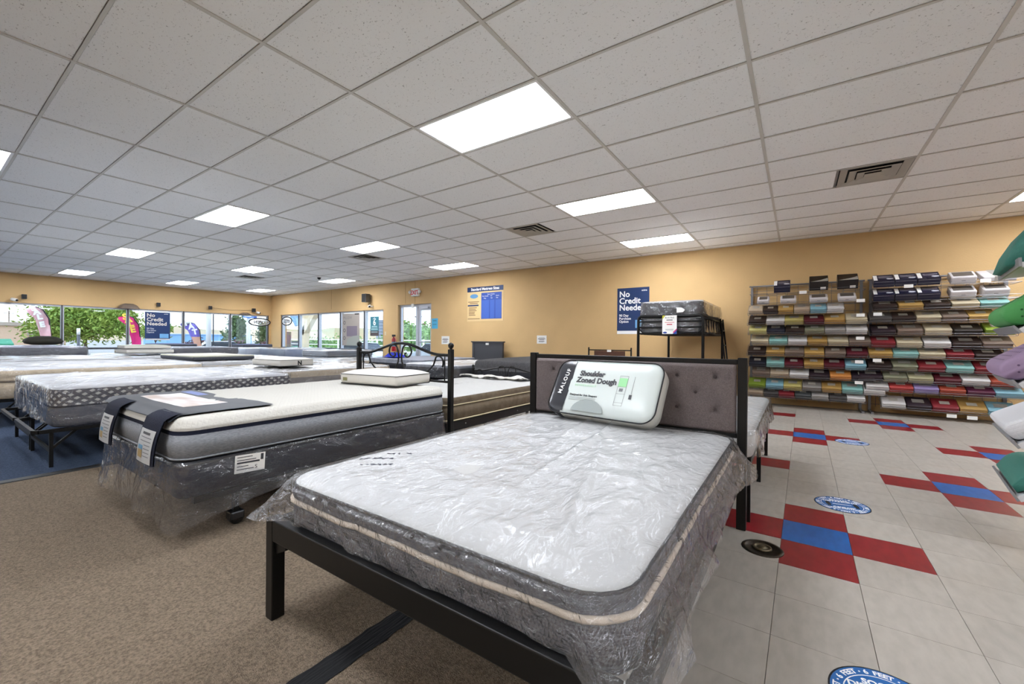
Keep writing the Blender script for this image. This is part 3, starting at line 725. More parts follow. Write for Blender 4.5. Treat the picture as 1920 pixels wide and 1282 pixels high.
# mini mattress sample
m_sampleside = fabric('pale_sample_side', '#d6d3cb')
def sample(name, label, loc, rz, W=.62, L=.46, H=.11, letter=None, top='#dcdad4', crown=.035):
    t = thing(name, label, 'mattress sample', loc, 'miniature mattress samples lying on the beds', rot=(0, 0, rz))
    mt = fabric('sample_top_'+top[1:], top); mattress_mb(W, L, H, [(0, 1, 1, .004)], r=.02, er=.008, crown=crown, topmat=0, nx=8, ny=6, nr=6).build('body', [mt, m_sampleside], t, True)
    piping(W, L, H-.006, .0035, m_dark, t, .02, 0); piping(W, L, .006, .0045, m_dark, t, .02, 0)
    MB().box(W*.12, L*.12, H+crown*.9, W*.34, L*.22, H+crown*.9+.002).build('patch', mat('grey_patch', '#8a8780', .7), t, rot=(R(-6), 0, 0)) if crown > .02 else None
    if letter: text(letter, .085, m_dark, t, (W/2+.006, 0, .02), (R(90), 0, R(90)), bold=.004)
    else: MB().box(-W*.44, -L/2-.006, .03, -W*.36, -L/2-.004, .06).build('woven_tag', mat('olive_tag', '#7c7a52', .7), t)
    return t
sample('mattress_sample', 'white mini mattress sample beside the scrolled headboard on the white-topped bed', (-3.14, 2.53, .682), R(8), .66, .46, .095)
# ---- generic display bed
def metal_frame(par, X0, X1, Y0, Y1, z, foot=.10, legs=None, braces=True):
    """folding steel platform frame, world coordinates -> local of par"""
    L = par.location; xm = (X0+X1)/2
    for (a, c) in ((X0, xm-.02), (xm+.02, X1)):
        pts = [(a, Y1, z), (a, Y0+.03, z), (a+.03, Y0, z), (c-.03, Y0, z), (c, Y0+.03, z), (c, Y1, z)]
        b = MB()
        for p, q in zip(pts[:-1], pts[1:]): b.bar(p, q, .025, .03)
        rel(b, L).build('deck_frame', m_black, par)
        for i in range(7):
            y = Y0+.2+i*(Y1-Y0-.3)/6; rel(MB().bar((a, y, z+.006), (c, y, z+.006), .02, .006), L).build('deck_wire', m_black, par)
        for (x, sx) in ((a+.02, -1), (c-.02, 1)):
            for y in (Y0+.1, Y1-.25):
                rel(MB().bar((x, y, 0), (x, y+.0, z), .024, .024), L).build('leg', m_black, par)
                if braces: rel(MB().bar((x, y+.005, z*.52), (x, y+.16, z), .012, .018), L).build('brace', m_black, par)
        for y in (Y0+.1, Y1-.25):
            rel(MB().bar((a+.02, y, z*.45), (c-.02, y, z*.45), .02, .025), L).build('leg_stretcher', m_black, par)
def bed(label, X0, X1, Y0, Y1, zb, zt, bands, mats, frame_label=None, wrap=None, er=.03, crown=.015, quilt=0, pipes=(), r=.08, foot=.08, wrap_amp=.012, seed=1, flare=.015, group=None, low=True, bagdrop=None, cat='mattress', name='mattress'):
    cx, cy = (X0+X1)/2, (Y0+Y1)/2; W, L, H = X1-X0, Y1-Y0, zt-zb
    if frame_label:
        f_ = thing('bed_frame', frame_label, 'bed frame', (cx, cy, 0), 'folding black steel platform frames'); metal_frame(f_, X0+.03, X1-.03, Y0-foot, Y1-.05, zb-.018)
    t = thing(name, label, cat, (cx, cy, zb), group)
    mattress_mb(W, L, H, bands, r=r, er=er, crown=crown, topmat=0, nx=8 if low else 16, ny=10 if low else 22, nr=5 if low else 9, quilt=quilt, seed=seed).build('body', mats, t, True)
    for (fr_, rad, m_) in pipes: piping(W, L, H*fr_, rad, m_, t, r, .002)
    if wrap: wrap_mb(W, L, H, .012, wrap_amp, r+.01, 28 if low else 60, 34 if low else 80, 10 if low else 20, 7 if low else 12, seed, flare=lambda x, y: flare*(1+.8*fbm(x*3, y*3, seed)), drop=lambda x, y: H*(bagdrop or .93)+.01*fbm(x*5, y*5, seed), fs=7).build('plastic_bag', [wrap, wrap if wrap is not m_wrap else m_wrap3], t, True)
    return t
m_wtop = mat('white_damask', '#cfcfce', .8, bump=.4, bscale=30, spec=.25)
# bed C: diamond-pattern side
m_dia = bpy.data.materials.new('charcoal_diamond_knit'); m_dia.use_nodes = True
def _dia():
    t = m_dia.node_tree; b = t.nodes['Principled BSDF']; N = t.nodes.new; L = t.links.new
    tc = N('ShaderNodeTexCoord'); sp = N('ShaderNodeSeparateXYZ'); L(tc.outputs['Object'], sp.inputs[0])
    ad = N('ShaderNodeMath'); ad.operation = 'ADD'; L(sp.outputs[0], ad.inputs[0]); L(sp.outputs[1], ad.inputs[1])
    cb = N('ShaderNodeCombineXYZ'); L(ad.outputs[0], cb.inputs[0]); L(sp.outputs[2], cb.inputs[1])
    mp = N('ShaderNodeMapping'); mp.inputs['Scale'].default_value = (17, 26, 1); mp.inputs['Rotation'].default_value = (0, 0, R(45)); L(cb.outputs[0], mp.inputs[0])
    vo = N('ShaderNodeTexVoronoi'); vo.voronoi_dimensions = '2D'; vo.distance = 'CHEBYCHEV'; vo.inputs['Scale'].default_value = 1; vo.inputs['Randomness'].default_value = 0; L(mp.outputs[0], vo.inputs['Vector'])
    rp = N('ShaderNodeValToRGB'); rp.color_ramp.interpolation = 'CONSTANT'; rp.color_ramp.elements[0].color = lin('#a7a59f'); rp.color_ramp.elements[1].color = lin('#3e3e45'); rp.color_ramp.elements[1].position = .25
    L(vo.outputs['Distance'], rp.inputs[0]); L(rp.outputs[0], b.inputs['Base Color']); b.inputs['Roughness'].default_value = .8
_dia()
m_slate = fabric('slate_side', '#4a4c54', '#56585f', 90); m_greyfoot = fabric('grey_side', '#6b6f76', '#7a7d84', 90)
m_spot = mat('white_floral_damask', '#d2d2d1', .75, bump=.5, bscale=20, color2='#b9bbbf', vscale=7, spec=.25)
bed('king mattress with charcoal diamond-pattern sides and white floral top in clear plastic', -6.98, -5.05, .70, 2.68, .325, .665, [(0, .50, 1, .006), (.50, .54, 2, 0), (.54, .9, 3, .012)], [m_spot, m_slate, m_nband, m_dia],
    'black steel platform frame under the diamond-pattern king mattress', m_wrap, er=.05, crown=.02, quilt=.004, pipes=((.52, .006, m_nband),), r=.10, foot=.1, low=False, seed=2)
m_beige = fabric('beige_side', '#b7a68c', '#c3b398', 60)
bed('white-topped king mattress with beige sides in plastic, beyond the diamond-pattern king mattress', -9.62, -7.70, .62, 2.68, .34, .70, [(0, .55, 1, .006), (.55, .62, 2, 0), (.62, .9, 1, .014)], [m_spot, m_beige, mat('brown_tape', '#5d4a36', .8)],
    'black steel platform frame under the beige-sided king mattress', m_wrap, er=.05, crown=.025, quilt=.006, pipes=((.58, .007, mat('brown_tape', '#5d4a36', .8)),), r=.10, seed=4)
bed('white plastic-wrapped queen mattress carrying the sample lettered N', -7.62, -6.02, 2.95, 4.95, .36, .625, [(0, .6, 1, .006), (.6, .9, 2, .01)], [m_wtop, fabric('taupe_side', '#77706a', '#857e77', 60), m_beige],
    'black steel platform frame under the white queen mattress of the second row', m_wrap2, er=.04, crown=.02, quilt=.006, r=.10, low=False, seed=6, wrap_amp=.02)
sample('mattress_sample', 'cream mini mattress sample lettered N on the white queen mattress', (-6.63, 3.36, .672), R(2), .80, .52, .10, 'N', '#cfcbc0', .03)
# brown mattress bed K with its scroll headboard
m_brown2 = fabric('brown_satin_side', '#6f6353', '#625646', 30); m_ctape = fabric('ivory_tape', '#cdbf9f')
bed('ivory-topped mattress with brown satin sides behind the scrolled headboard', -4.13, -2.77, 2.97, 4.88, .29, .53, [(0, .64, 1, .008), (.64, .68, 2, 0), (.68, .95, 1, .012)], [m_wquilt, m_brown2, m_ctape],
    None, None, er=.02, crown=.02, quilt=.006, pipes=((.655, .007, m_ctape), (.03, .007, m_ctape)), r=.10, low=False, seed=9)
fK = thing('bed_frame', 'black metal frame with small scrolled headboard carrying the brown-sided mattress', 'bed frame', (-3.45, 4.93, 0))
scroll_headboard(fK, 1.27, .665, .63, .70, .50, rod=.008, ball=.022, postw=.034)
for x in (-.66, .66):
    sr = MB().box(x-.02, -1.98, .20, x+.02, -.02, .285).build('side_rail', m_black, fK, bevel=.003)
    for y in (-1.7, -.75): MB().lathe([(.007, 0), (.005, .004), (0, .005)], 8, (x+.02, y, .245), M=Matrix.Rotation(R(90), 4, 'Y')).build('bolt', m_steel, sr, True)
    for y in (-1.95, -1.35, -.5, -.28): MB().box(x-.014, y-.014, 0, x+.014, y+.014, .2).build('leg', m_black, fK)
MB().box(-.66, -1.98, .20, .66, -1.94, .285).build('foot_rail', m_black, fK)
for i in range(8): MB().box(-.64, -1.8+i*.23, .265, .64, -1.74+i*.23, .28).build('slat', m_black, fK)
# crumpled cover at the head of K
b = MB().grid(24, 8, lambda u, v: (-.62+u*1.1, -.34+v*.26+.03*math.sin(u*11), .575+.02*fbm(u*7, v*4, 3)+.012*math.sin(u*14+v*3)))
n0 = len(b.v); b.v += [(x, y, z-.012) for x, y, z in b.v]; b.f += [tuple(i+n0 for i in reversed(f_)) for f_ in list(b.f)]; b.m += [0]*len(b.m)
tag(b.build('folded_sheet', fabric('ivory_sheet', '#dcd9d2'), None, True, loc=(-3.45, 4.93, 0)), 'crumpled ivory cover sheet at the head of the brown-sided mattress', 'sheet')
# beds beyond, against the back wall
m_dgrey = fabric('dark_grey_cover', '#4c4c4e', '#565658', 60); m_dkcov = fabric('black_side', '#26262a', None, 60)
bed('mattress under a dark grey cover below the dark panel headboard', -4.92, -3.3, 5.95, 7.95, .33, .72, [(0, .55, 1, .01), (.55, 1, 0, .01)], [m_dgrey, m_dkcov], 'black steel platform frame under the dark grey covered mattress', None, er=.06, crown=.05, r=.06, foot=.02)
bed('white-topped mattress with black sides left of the dark grey covered mattress', -6.55, -5.12, 5.75, 7.75, .34, .615, [(0, .8, 1, .006), (.8, 1, 2, .004)], [m_wtop, m_dkcov, m_greyfoot], 'black steel platform frame under the black-sided mattress', m_wrap, er=.025, crown=.015, foot=.02)
bed('thin grey mattress with sagging black underside behind the scrolled headboard', -8.62, -6.78, 6.4, 8.3, .40, .64, [(0, .6, 1, .02), (.6, 1, 2, .004)], [fabric('blue_grey_top', '#8d9099'), m_dkcov, fabric('striped_grey_side', '#74777f', '#8b8e96', 25)], 'black steel platform frame under the thin grey mattress', None, er=.02, crown=.01, foot=.02)
b = MB().grid(14, 10, lambda u, v: ((u-.5)*.55, (v-.5)*.4, .015+max(0, .11*(1-(2*u-1)**2)*(1-(2*v-1)**2)+.03*fbm(u*5, v*5, 1))))
n0 = len(b.v); b.v += [(x, y, 0) for x, y, z in b.v]; b.f += [tuple(i+n0 for i in reversed(f_)) for f_ in list(b.f)]; b.m += [0]*len(b.m)
tag(b.build('cloth_heap', fabric('royal_blue_cloth', '#2433a8'), None, True, loc=(-8.05, 6.75, .652)), 'royal blue cloth heaped on the thin grey mattress', 'cloth')
# dark panel headboard
t = thing('panel_headboard', 'dark charcoal wooden panel headboard standing against the tan wall', 'headboard', (-6.66, 8.62, 0))
m_char = mat('charcoal_wood', '#3b3c41', .5, bump=.1, bscale=40)
MB().box(-.50, -.03, 0, -.44, .03, 1.03).build('post', m_char, t, bevel=.003); MB().box(.44, -.03, 0, .50, .03, 1.03).build('post', m_char, t, bevel=.003)
MB().box(-.53, -.045, 1.03, .53, .045, 1.06).build('cap_rail', m_char, t, bevel=.004); MB().box(-.44, -.012, .3, .44, .012, 1.03).build('panel', m_char, t)
for q in ((-.44, .97, .44, 1.03), (-.44, .3, .44, .42)): MB().box(q[0], -.022, q[1], q[2], .022, q[3]).build('rail', m_char, t)
MB().box(-.05, -.026, .965, .05, -.023, 1.02).build('price_tag', m_paper, t)
# rustic metal and wood headboard
t = thing('slat_headboard', 'low black metal headboard with brown wood panel near the bunk bed', 'headboard', (-3.30, 8.5, 0))
for x in (-.47, .47):
    p = MB().box(x-.013, -.013, 0, x+.013, .013, .935).build('post', m_black, t); MB().lathe([(.016, 0), (.016, .015), (0, .022)], 10, (x, 0, .935)).build('post_cap', m_black, p, True)
MB().box(-.46, -.011, .885, .46, .011, .908).build('top_rail', m_black, t); MB().box(-.34, -.01, .45, .34, .01, .88).build('wood_panel', mat('brown_wood', '#5d3a28', .55, color2='#4b2d1f', vscale=12, stretch=(1, 1, 8)), t)
MB().box(-.46, -.011, .43, .46, .011, .45).build('lower_rail', m_black, t); MB().box(-.045, -.016, .86, .045, -.012, .905).build('price_tag', m_paper, t)
# notices on the wall
def notice(name, label, x, z, w_, h_, m_, lines, cat='notice', y=YB):
    t = thing(name, label, cat, (x, y-.006, z)); MB().box(-w_/2, -.002, -h_/2, w_/2, .005, h_/2).build('sheet', m_, t)
    b = MB()
    for (x0, z0, x1, z1) in lines: b.box(x0*w_, -.0035, z0*h_, x1*w_, -.002, z1*h_)
    if lines: b.build('print', m_txt, t)
    return t
LN = [(-.3, .2, .3, .24), (-.38, .05, .38, .12), (-.25, -.05, .25, .0), (-.3, -.22, .3, -.16), (-.3, -.32, .2, -.28)]
notice('wall_notice', 'white notice on the tan wall near the tufted headboard', -5.15, 1.115, .27, .20, m_paper, LN)
notice('wall_notice', 'white notice on the tan wall right of the exit door', -8.345, 1.08, .30, .23, m_paper, LN)
notice('wall_notice', 'sky blue notice on the tan wall beside the exit door', -8.775, 1.565, .24, .30, mat('sky_blue_paper', '#4fb3da', .6), [(-.3, .25, .3, .3), (-.3, -.1, .3, -.06)])

# bed J behind the tufted headboard
mJ = bed('white quilted mattress with plastic bag peeking out right of the tufted headboard', -1.58, -.215, 2.86, 4.72, .385, .555, [(0, .8, 1, .006), (.8, 1, 0, .003)], [m_wquilt, fabric('white_quilt_side', '#cfccc6', '#bdbab4', 25)], None, m_wrap, er=.03, crown=.012, quilt=.004, low=False, seed=12, flare=.025, r=.06, wrap_amp=.006)
fJ = thing('bed_frame', 'slim black bed frame under the white mattress behind the tufted headboard', 'bed frame', (-.9, 3.8, 0))
for x in (-.66, .66):
    MB().box(x-.016, -.92, .345, x+.016, .92, .383).build('side_rail', m_black, fJ)
    for y in (-.90, -.02, .90): MB().box(x-.014, y-.014, 0, x+.014, y+.014, .345).build('leg', m_black, fJ)
for y in (-.9, .9): MB().box(-.66, y-.014, .345, .66, y+.014, .383).build('end_rail', m_black, fJ)
for i in range(8): MB().box(-.64, -.8+i*.22, .365, .64, -.75+i*.22, .381).build('slat', m_black, fJ)
MB().box(-.66, .886, .03, .66, .914, .06).build('foot_bar', m_black, fJ)

# ---- far rows under the windows
m_bluewrap = fabric('blue_grey_side', '#6d7a92', '#7c88a0', 40); m_lines = fabric('ribbed_slate', '#5d646f', '#7b828c', 12, stretch=(.2, .2, 8))
GR = 'wrapped mattresses stacked under the windows'
bed('upper blue-grey wrapped mattress of the stack below the pillow poster', -12.32, -11.0, 6.8, 8.35, .565, .75, [(0, 1, 1, .01)], [m_wtop, m_lines], None, m_wrap2, r=.06, seed=21, group=GR)
bed('lower blue-grey wrapped mattress of the stack below the pillow poster', -12.32, -11.0, 6.8, 8.35, .375, .56, [(0, 1, 1, .01)], [m_wtop, m_lines], 'black steel platform frame under the blue-grey mattress stack', m_wrap2, r=.06, seed=22, group=GR, foot=.02)
bed('blue wrapped mattress left of the blue-grey stack, under the back window', -15.2, -13.45, 6.9, 8.3, .40, .76, [(0, 1, 1, .01)], [m_wtop, m_bluewrap], 'black steel platform frame under the blue wrapped mattress', m_wrap2, r=.06, seed=23, group=GR, foot=.02)
bed('white wrapped mattress in the window corner', -16.9, -15.45, 6.6, 8.4, .40, .74, [(0, 1, 1, .01)], [m_wtop, fabric('ice_side', '#c3ccd8')], 'black steel platform frame under the white corner mattress', m_wrap2, r=.06, seed=24, group=GR, foot=.02)
bed('dark charcoal mattress below the purple feather flag', -16.3, -14.5, 4.30, 5.98, .60, .80, [(0, 1, 1, .004)], [fabric('grey_top', '#8c8f97'), m_slate], None, m_wrap, r=.05, seed=25, group=GR)
bed('white wrapped mattress under the dark charcoal mattress, below the purple flag', -16.3, -14.5, 4.30, 5.98, .36, .59, [(0, 1, 1, .004)], [m_wtop, fabric('ice_side', '#c3ccd8')], 'black steel platform frame under the two-mattress stack by the window', m_wrap2, r=.05, seed=26, group=GR, foot=.02)
bed('navy-topped mattress nearest the left window, below the second dome lamp', -18.1, -17.05, 7.2, 8.25, .62, .86, [(0, 1, 1, .004)], [fabric('navy_grey_top', '#59617a'), m_slate], 'black steel platform frame under the navy-topped mattress', None, r=.05, seed=27, group=GR, foot=.02)
bed('slate mattress nearest the left window, beside the purple flag', -18.1, -16.9, 4.6, 5.7, .64, .885, [(0, 1, 1, .004)], [fabric('navy_grey_top', '#59617a'), m_slate], 'black steel platform frame under the slate mattress beside the purple flag', None, r=.05, seed=28, group=GR, foot=.02)
bed('slate grey mattress with a dark cushion on top, far left', -15.4, -13.5, 1.13, 2.42, .66, .865, [(0, 1, 1, .006)], [fabric('lilac_grey_top', '#a5a6b3'), m_slate], None, m_wrap, r=.06, seed=29, group=GR)
bed('white mattress under the slate grey one at far left', -15.4, -13.5, 1.05, 2.5, .36, .65, [(0, 1, 1, .006)], [m_wtop, m_beige], 'black steel platform frame under the far left pair of mattresses', m_wrap2, r=.06, seed=30, group=GR)
b = MB().loft([[(x*(1-i*.0)*k_, y*k_, z) for x, y in rrect(.25, .30, .1, 5, 5)] for i, (k_, z) in enumerate(((.55, 0), (.9, .03), (1, .08), (.92, .13), (.7, .175), (.3, .20)))], 0)
tag(b.build('cushion', fabric('dark_olive_cushion', '#34332c'), None, True, loc=(-14.2, 1.82, .90)), 'dark olive cushion on the slate mattress at far left', 'cushion')
bed('white plastic-wrapped mattress in the third column of the front row', -12.3, -10.3, .6, 2.7, .36, .70, [(0, .7, 1, .01), (.7, 1, 2, .01)], [m_spot, m_beige, m_wtop], 'black steel platform frame under the third front-row mattress', m_wrap2, r=.08, seed=31, quilt=.008)
bed('white plastic-wrapped mattress carrying the cream and charcoal topper', -12.2, -9.8, 3.15, 5.05, .36, .60, [(0, .7, 1, .01), (.7, 1, 2, .01)], [m_wtop, m_beige, m_wtop], 'black steel platform frame under the topper display', m_wrap2, r=.08, seed=32, quilt=.008)
bed('long mattress topper with cream and charcoal sides lying on a white wrapped mattress', -11.9, -10.0, 3.3, 4.45, .62, .72, [(0, .75, 1, .002), (.75, 1, 2, 0)], [fabric('cream_top', '#d5d1c4'), m_slate, fabric('cream_side', '#c9c9b4')], None, None, r=.03, er=.012, crown=.004, seed=33)
bed('white wrapped mattress carrying the two stacked samples, left rear', -16.2, -13.3, 2.95, 4.15, .36, .63, [(0, .7, 1, .01), (.7, 1, 2, .01)], [m_wtop, m_beige, m_wtop], 'black steel platform frame under the sample display, left rear', m_wrap2, r=.08, seed=34, quilt=.008)
sample('mattress_sample', 'lower grey-edged mini mattress sample of the stack, left rear', (-13.75, 3.5, .685), R(3), .8, .95, .10, None, '#c8c7bf', .01)
sample('mattress_sample', 'upper mini mattress sample with pale green edge, left rear', (-13.85, 3.52, .80), R(-2), .75, .9, .085, None, '#cfd6c6', .02)
bed('white wrapped mattress between the left rear samples and the topper', -14.4, -12.6, 4.4, 6.3, .36, .57, [(0, 1, 1, .01)], [m_wtop, m_beige], 'black steel platform frame left of the topper display', m_wrap2, r=.08, seed=35, quilt=.008)
bed('white wrapped mattress in the third row left of the thin grey mattress', -10.7, -9.0, 5.5, 7.5, .36, .56, [(0, 1, 1, .01)], [m_wtop, m_beige], 'black steel platform frame of the third row', m_wrap2, r=.08, seed=36, quilt=.008)

# ---- bunk bed
BX, BY_ = -1.63, 7.64
t = thing('bunk_bed', 'tall black metal loft bunk bed beside the sheet racks', 'bunk bed', (BX, BY_, 0))
for sy in (-1, 1):
    y = sy*.96
    pts = [(-.48, y, 0), (-.48, y, 1.42), (-.47, y, 1.46), (-.44, y, 1.485), (.44, y, 1.485), (.47, y, 1.46), (.48, y, 1.42), (.48, y, 0)]
    MB().tube(pts, .022, 10).build('end_frame', m_black, t, True)
    for z in (1.40, 1.31, 1.215): MB().tube([(-.48, y, z), (.48, y, z)], .011, 8).build('end_rail', m_black, t, True)
    MB().tube([(-.48, y, 1.30), (-.40, y, 1.215)], .009, 6).build('corner_brace', m_black, t, True); MB().tube([(.48, y, 1.30), (.40, y, 1.215)], .009, 6).build('corner_brace', m_black, t, True)
    MB().tube([(-.48, y, .33), (.48, y, .33)], .014, 8).build('end_rail', m_black, t, True)
for sx in (-1, 1):
    x = sx*.48
    for z in (1.45, 1.215): MB().tube([(x, -.96, z), (x, .96, z)], .013, 8).build('side_rail', m_black, t, True)
    for i in range(7): MB().tube([(x, -.7+i*.235, 1.215), (x, -.7+i*.235, 1.45)], .008, 6).build('guard_spindle', m_black, t, True)
for i in range(10): MB().box(-.47, -.88+i*.19, 1.195, .47, -.83+i*.19, 1.207).build('slat', m_black, t)
for yy in (.55, .85): MB().tube([(.50, yy, 1.5), (.66, yy, 0)], .014, 8).build('ladder_rail', m_black, t, True)
for i in range(5): z = .25+i*.26; xx = .50+.16*(1-z/1.5); MB().tube([(xx, .55, z), (xx, .85, z)], .011, 6).build('ladder_rung', m_black, t, True)
BM = 'pair of wrapped black mattresses on the bunk bed'
bed('upper plastic-wrapped black mattress with white top on the bunk bed', BX-.455, BX+.455, BY_-.93, BY_+.93, 1.475, 1.715, [(0, 1, 1, .008)], [m_wtop, mat('black_quilt_side', '#25262b', .6, bump=.4, bscale=20)], None, m_wrap3, r=.08, seed=41, group=BM)
bed('lower plastic-wrapped black mattress on the bunk bed', BX-.455, BX+.455, BY_-.93, BY_+.93, 1.21, 1.462, [(0, 1, 1, .008)], [m_wtop, mat('black_quilt_side', '#25262b', .6, bump=.4, bscale=20)], None, m_wrap3, r=.08, seed=42, group=BM)
t = thing('price_card', 'white bunk bed price card hanging on the bunk rail', 'price card', (-1.62, 6.645, 1.205))
MB().box(-.107, -.002, 0, .107, .002, .285).build('card', m_paper, t)
text('Bunk Bed', .034, m_txt, t, (0, -.0035, .24), align='CENTER'); MB().box(-.045, -.003, .208, .045, -.002, .220).build('subtitle_print', m_txt, t)
b = MB(); b.box(-.07, -.003, .175, .07, -.002, .182).box(-.04, -.003, .140, .04, -.002, .155); b.build('red_print', mat('pink_red_print', '#c9485a', .5), t)
b = MB(); b.box(-.06, -.003, .07, .06, -.002, .075).box(-.06, -.003, .055, .06, -.002, .059); b.build('fine_print', m_grey_print, t)
Mx = Matrix.Rotation(R(90), 4, 'X')
MB().prism([(.107, 0), (.107, .06), (.045, 0)], .002, .003, 0, Mx).build('blue_corner', m_blue_print, t); MB().prism([(.107, .06), (.107, .085), (.05, .03), (.06, .015)], .002, .003, 0, Mx).build('pink_corner', mat('magenta_print', '#d6387c', .5), t)
MB().prism([(-.107, .285), (-.107, .225), (-.06, .285)], .002, .003, 0, Mx).build('rainbow_corner', mat('yellow_green_print', '#c3c03a', .5), t)
MB().prism([(-.066+.03*math.cos(a), .022+.014*math.sin(a)) for a in [2*math.pi*i/16 for i in range(16)]], .002, .003, 0, Mx).build('oval_logo', m_blue_print, t)
# small white tag on upper mattress
tag(MB().prism([(0, 0), (.09, .005), (.12, .04), (.07, .075), (0, .08)], 0, .003, 0, Mx).build('paper_tag', m_paper, None, loc=(-1.52, 6.66, 1.53)), 'torn white paper tag on the upper bunk mattress', 'tag')
# ------------------------------------------------------------------ posters and signs
m_mustard = mat('poster_tan', '#dcc08a', .6)
t = thing('no_credit_poster', 'navy No Credit Needed poster on the tan wall beside the bunk bed', 'poster', (-3.25, YB-.008, 1.245))
MB().box(0, 0, 0, .69, .004, .99).build('sheet', m_navy_print, t); MB().box(0, -.001, 0, .69, 0, .07).build('white_border', m_white_print, t)
for body, z in (('No', .80), ('Credit', .655), ('Needed', .51)): text(body, .175, m_white_print, t, (.045, -.0015, z), bold=.004)
for body, z in (('90 Day', .375), ('Purchase', .31), ('Option', .245)): text(body, .072, m_white_print, t, (.045, -.0015, z), bold=.0015)
text('acima', .05, m_white_print, t, (.53, -.0015, .91), bold=.001); MB().box(.40, -.0012, .13, .65, 0, .30).build('blue_panel', m_sky_print, t)
t = thing('size_poster', 'Standard Mattress Sizes poster with blue columns on the tan wall', 'poster', (-7.53, YB-.008, 1.60))
MB().box(0, 0, 0, 1.22, .004, .92).build('sheet', m_mustard, t); MB().box(.0, -.001, .80, 1.22, 0, .93).build('title_band', m_navy_print, t)
text('Standard Mattress Sizes', .10, m_white_print, t, (.13, -.002, .835), bold=.003)
hd = MB().box(.49, -.001, .0+.06, 1.17, 0, .76).build('blue_panel', m_blue_print, t)
for x0, x1 in ((.50, .76), (.79, .93), (.97, 1.16)): MB().box(x0, -.002, .075, x1, -.001, .56).build('size_column', mat('mid_blue_print', '#3f62b4', .5), t)
for x, body, z, sz in ((.70, 'Size in Inches', .70, .045), (.52, 'Twin Double', .655, .04), (.80, 'Full', .655, .04), (.98, 'Queen', .655, .04), (.58, 'King', .60, .04), (.81, 'Size', .60, .04), (.99, 'Size', .60, .04)): text(body, sz, m_white_print, hd, (x, -.003, z))
MB().prism([(.24+.14*math.cos(a), .68+.06*math.sin(a)) for a in [2*math.pi*i/20 for i in range(20)]], .001, .003, 0, Matrix.Rotation(R(90), 4, 'X')).build('oval_logo', mat('teal_blue_logo', '#5f93bd', .5), t)
b = MB()
for k, (x0, x1, z) in enumerate(((.03, .42, .52), (.09, .37, .48), (.06, .34, .36), (.06, .30, .32), (.06, .33, .28), (.06, .27, .24), (.06, .26, .2), (.06, .29, .16), (.02, .44, .06))): b.box(x0, -.002, z, x1, 0, z+.018)
b.build('print', mat('brown_print', '#7d5a3a', .6), t); MB().box(.02, -.002, .41, .40, 0, .45).build('navy_bar', m_navy_print, t)
# hanging No Credit sign in the left window
t = thing('window_sign', 'navy No Credit Needed sign hanging in the left window', 'sign', (XL+.03, 4.677, 1.0))
MB().box(0, 0, 0, .006, .69, .97).build('sheet', m_navy_print, t); MB().box(.006, 0, 0, .008, .69, .05).build('grey_border', mat('light_grey_print', '#c4c4c2', .6), t)
rl = (R(90), 0, R(90))
for body, z in (('No', .80), ('Credit', .655), ('Needed', .51)): text(body, .17, mat('cream_print', '#d9d2c6', .5), t, (.0075, .045, z), rl, bold=.004)
for body, z in (('90 Day', .375), ('Purchase', .31), ('Option', .245)): text(body, .07, m_white_print, t, (.0075, .045, z), rl)
text('acima', .05, m_white_print, t, (.0075, .52, .9), rl); MB().box(.006, .40, .07, .0075, .65, .22).build('blue_panel', m_sky_print, t)
for y in (.1, .6): MB().tube([(.003, y, .97), (.003, y, 1.06)], .002, 5).build('hanger_cord', m_white, t)
# OPEN signs, facing outwards, seen from behind
def open_sign(label, loc, rz, a, b_):
    t = thing('open_sign', label, 'sign', loc, 'oval open signs facing the street', rot=(0, 0, rz))
    el = [(a*math.cos(q), 0, b_*math.sin(q)) for q in [2*math.pi*i/40 for i in range(40)]]
    MB().tube(el, .022, 8, True).build('oval_tube', m_dark, t, True)
    MB().tube([(x*.9, 0, z*.86) for x, y, z in el], .008, 6, True).build('inner_tube', m_white, t, True)
    MB().prism([(a*.98*math.cos(q), b_*.98*math.sin(q)) for q in [2*math.pi*i/40 for i in range(40)]], -.006, -.004, 0, Matrix.Rotation(R(90), 4, 'X')).build('clear_backing', film('clear_acrylic', '#ffffff', .12, .05, 0), t)
    text('OPEN', b_*1.08, m_dark, t, (0, -.012, -b_*.37), (R(90), 0, 0), align='CENTER', bold=.006, extrude=.012)
open_sign('oval open sign in the left window by the corner', (XL+.02, 8.36, 1.76), R(-90), .41, .155)
open_sign('oval open sign in the back window by the corner', (-17.15, YB+.02, 1.80), R(180), .38, .17)
# pillow poster in the back window
t = thing('pillow_poster', 'tall grey pillow poster hanging in the back window', 'poster', (-13.36, YB+.02, .865))
MB().box(0, 0, 0, .99, .004, 1.12).build('sheet', mat('warm_grey_print', '#a59c94', .6), t); text('PILLOW', .13, m_grey_print, t, (.06, -.002, .93), spacing=1.1)
for z in (.26, .53, .80):
    MB().lathe([(.045, 0), (.065, 0), (.065, .002), (.045, .002), (.045, 0)], 18, (.13, -.001, z), M=Matrix.Rotation(R(90), 4, 'X')).build('ring_icon', m_txt, t)
MB().box(.26, -.002, .32, .86, 0, .68).build('bed_photo', mat('mauve_print', '#7c7280', .6), t); MB().prism([(.25, 0), (.97, 0), (.97, .36), (.6, .33), (.3, .22)], .001, .003, 0, Mx).build('pillow_photo', mat('sage_grey_print', '#9fa39b', .6), t); MB().box(.72, -.002, 1.07, .95, 0, 1.11).build('dark_tab', m_dark, t)
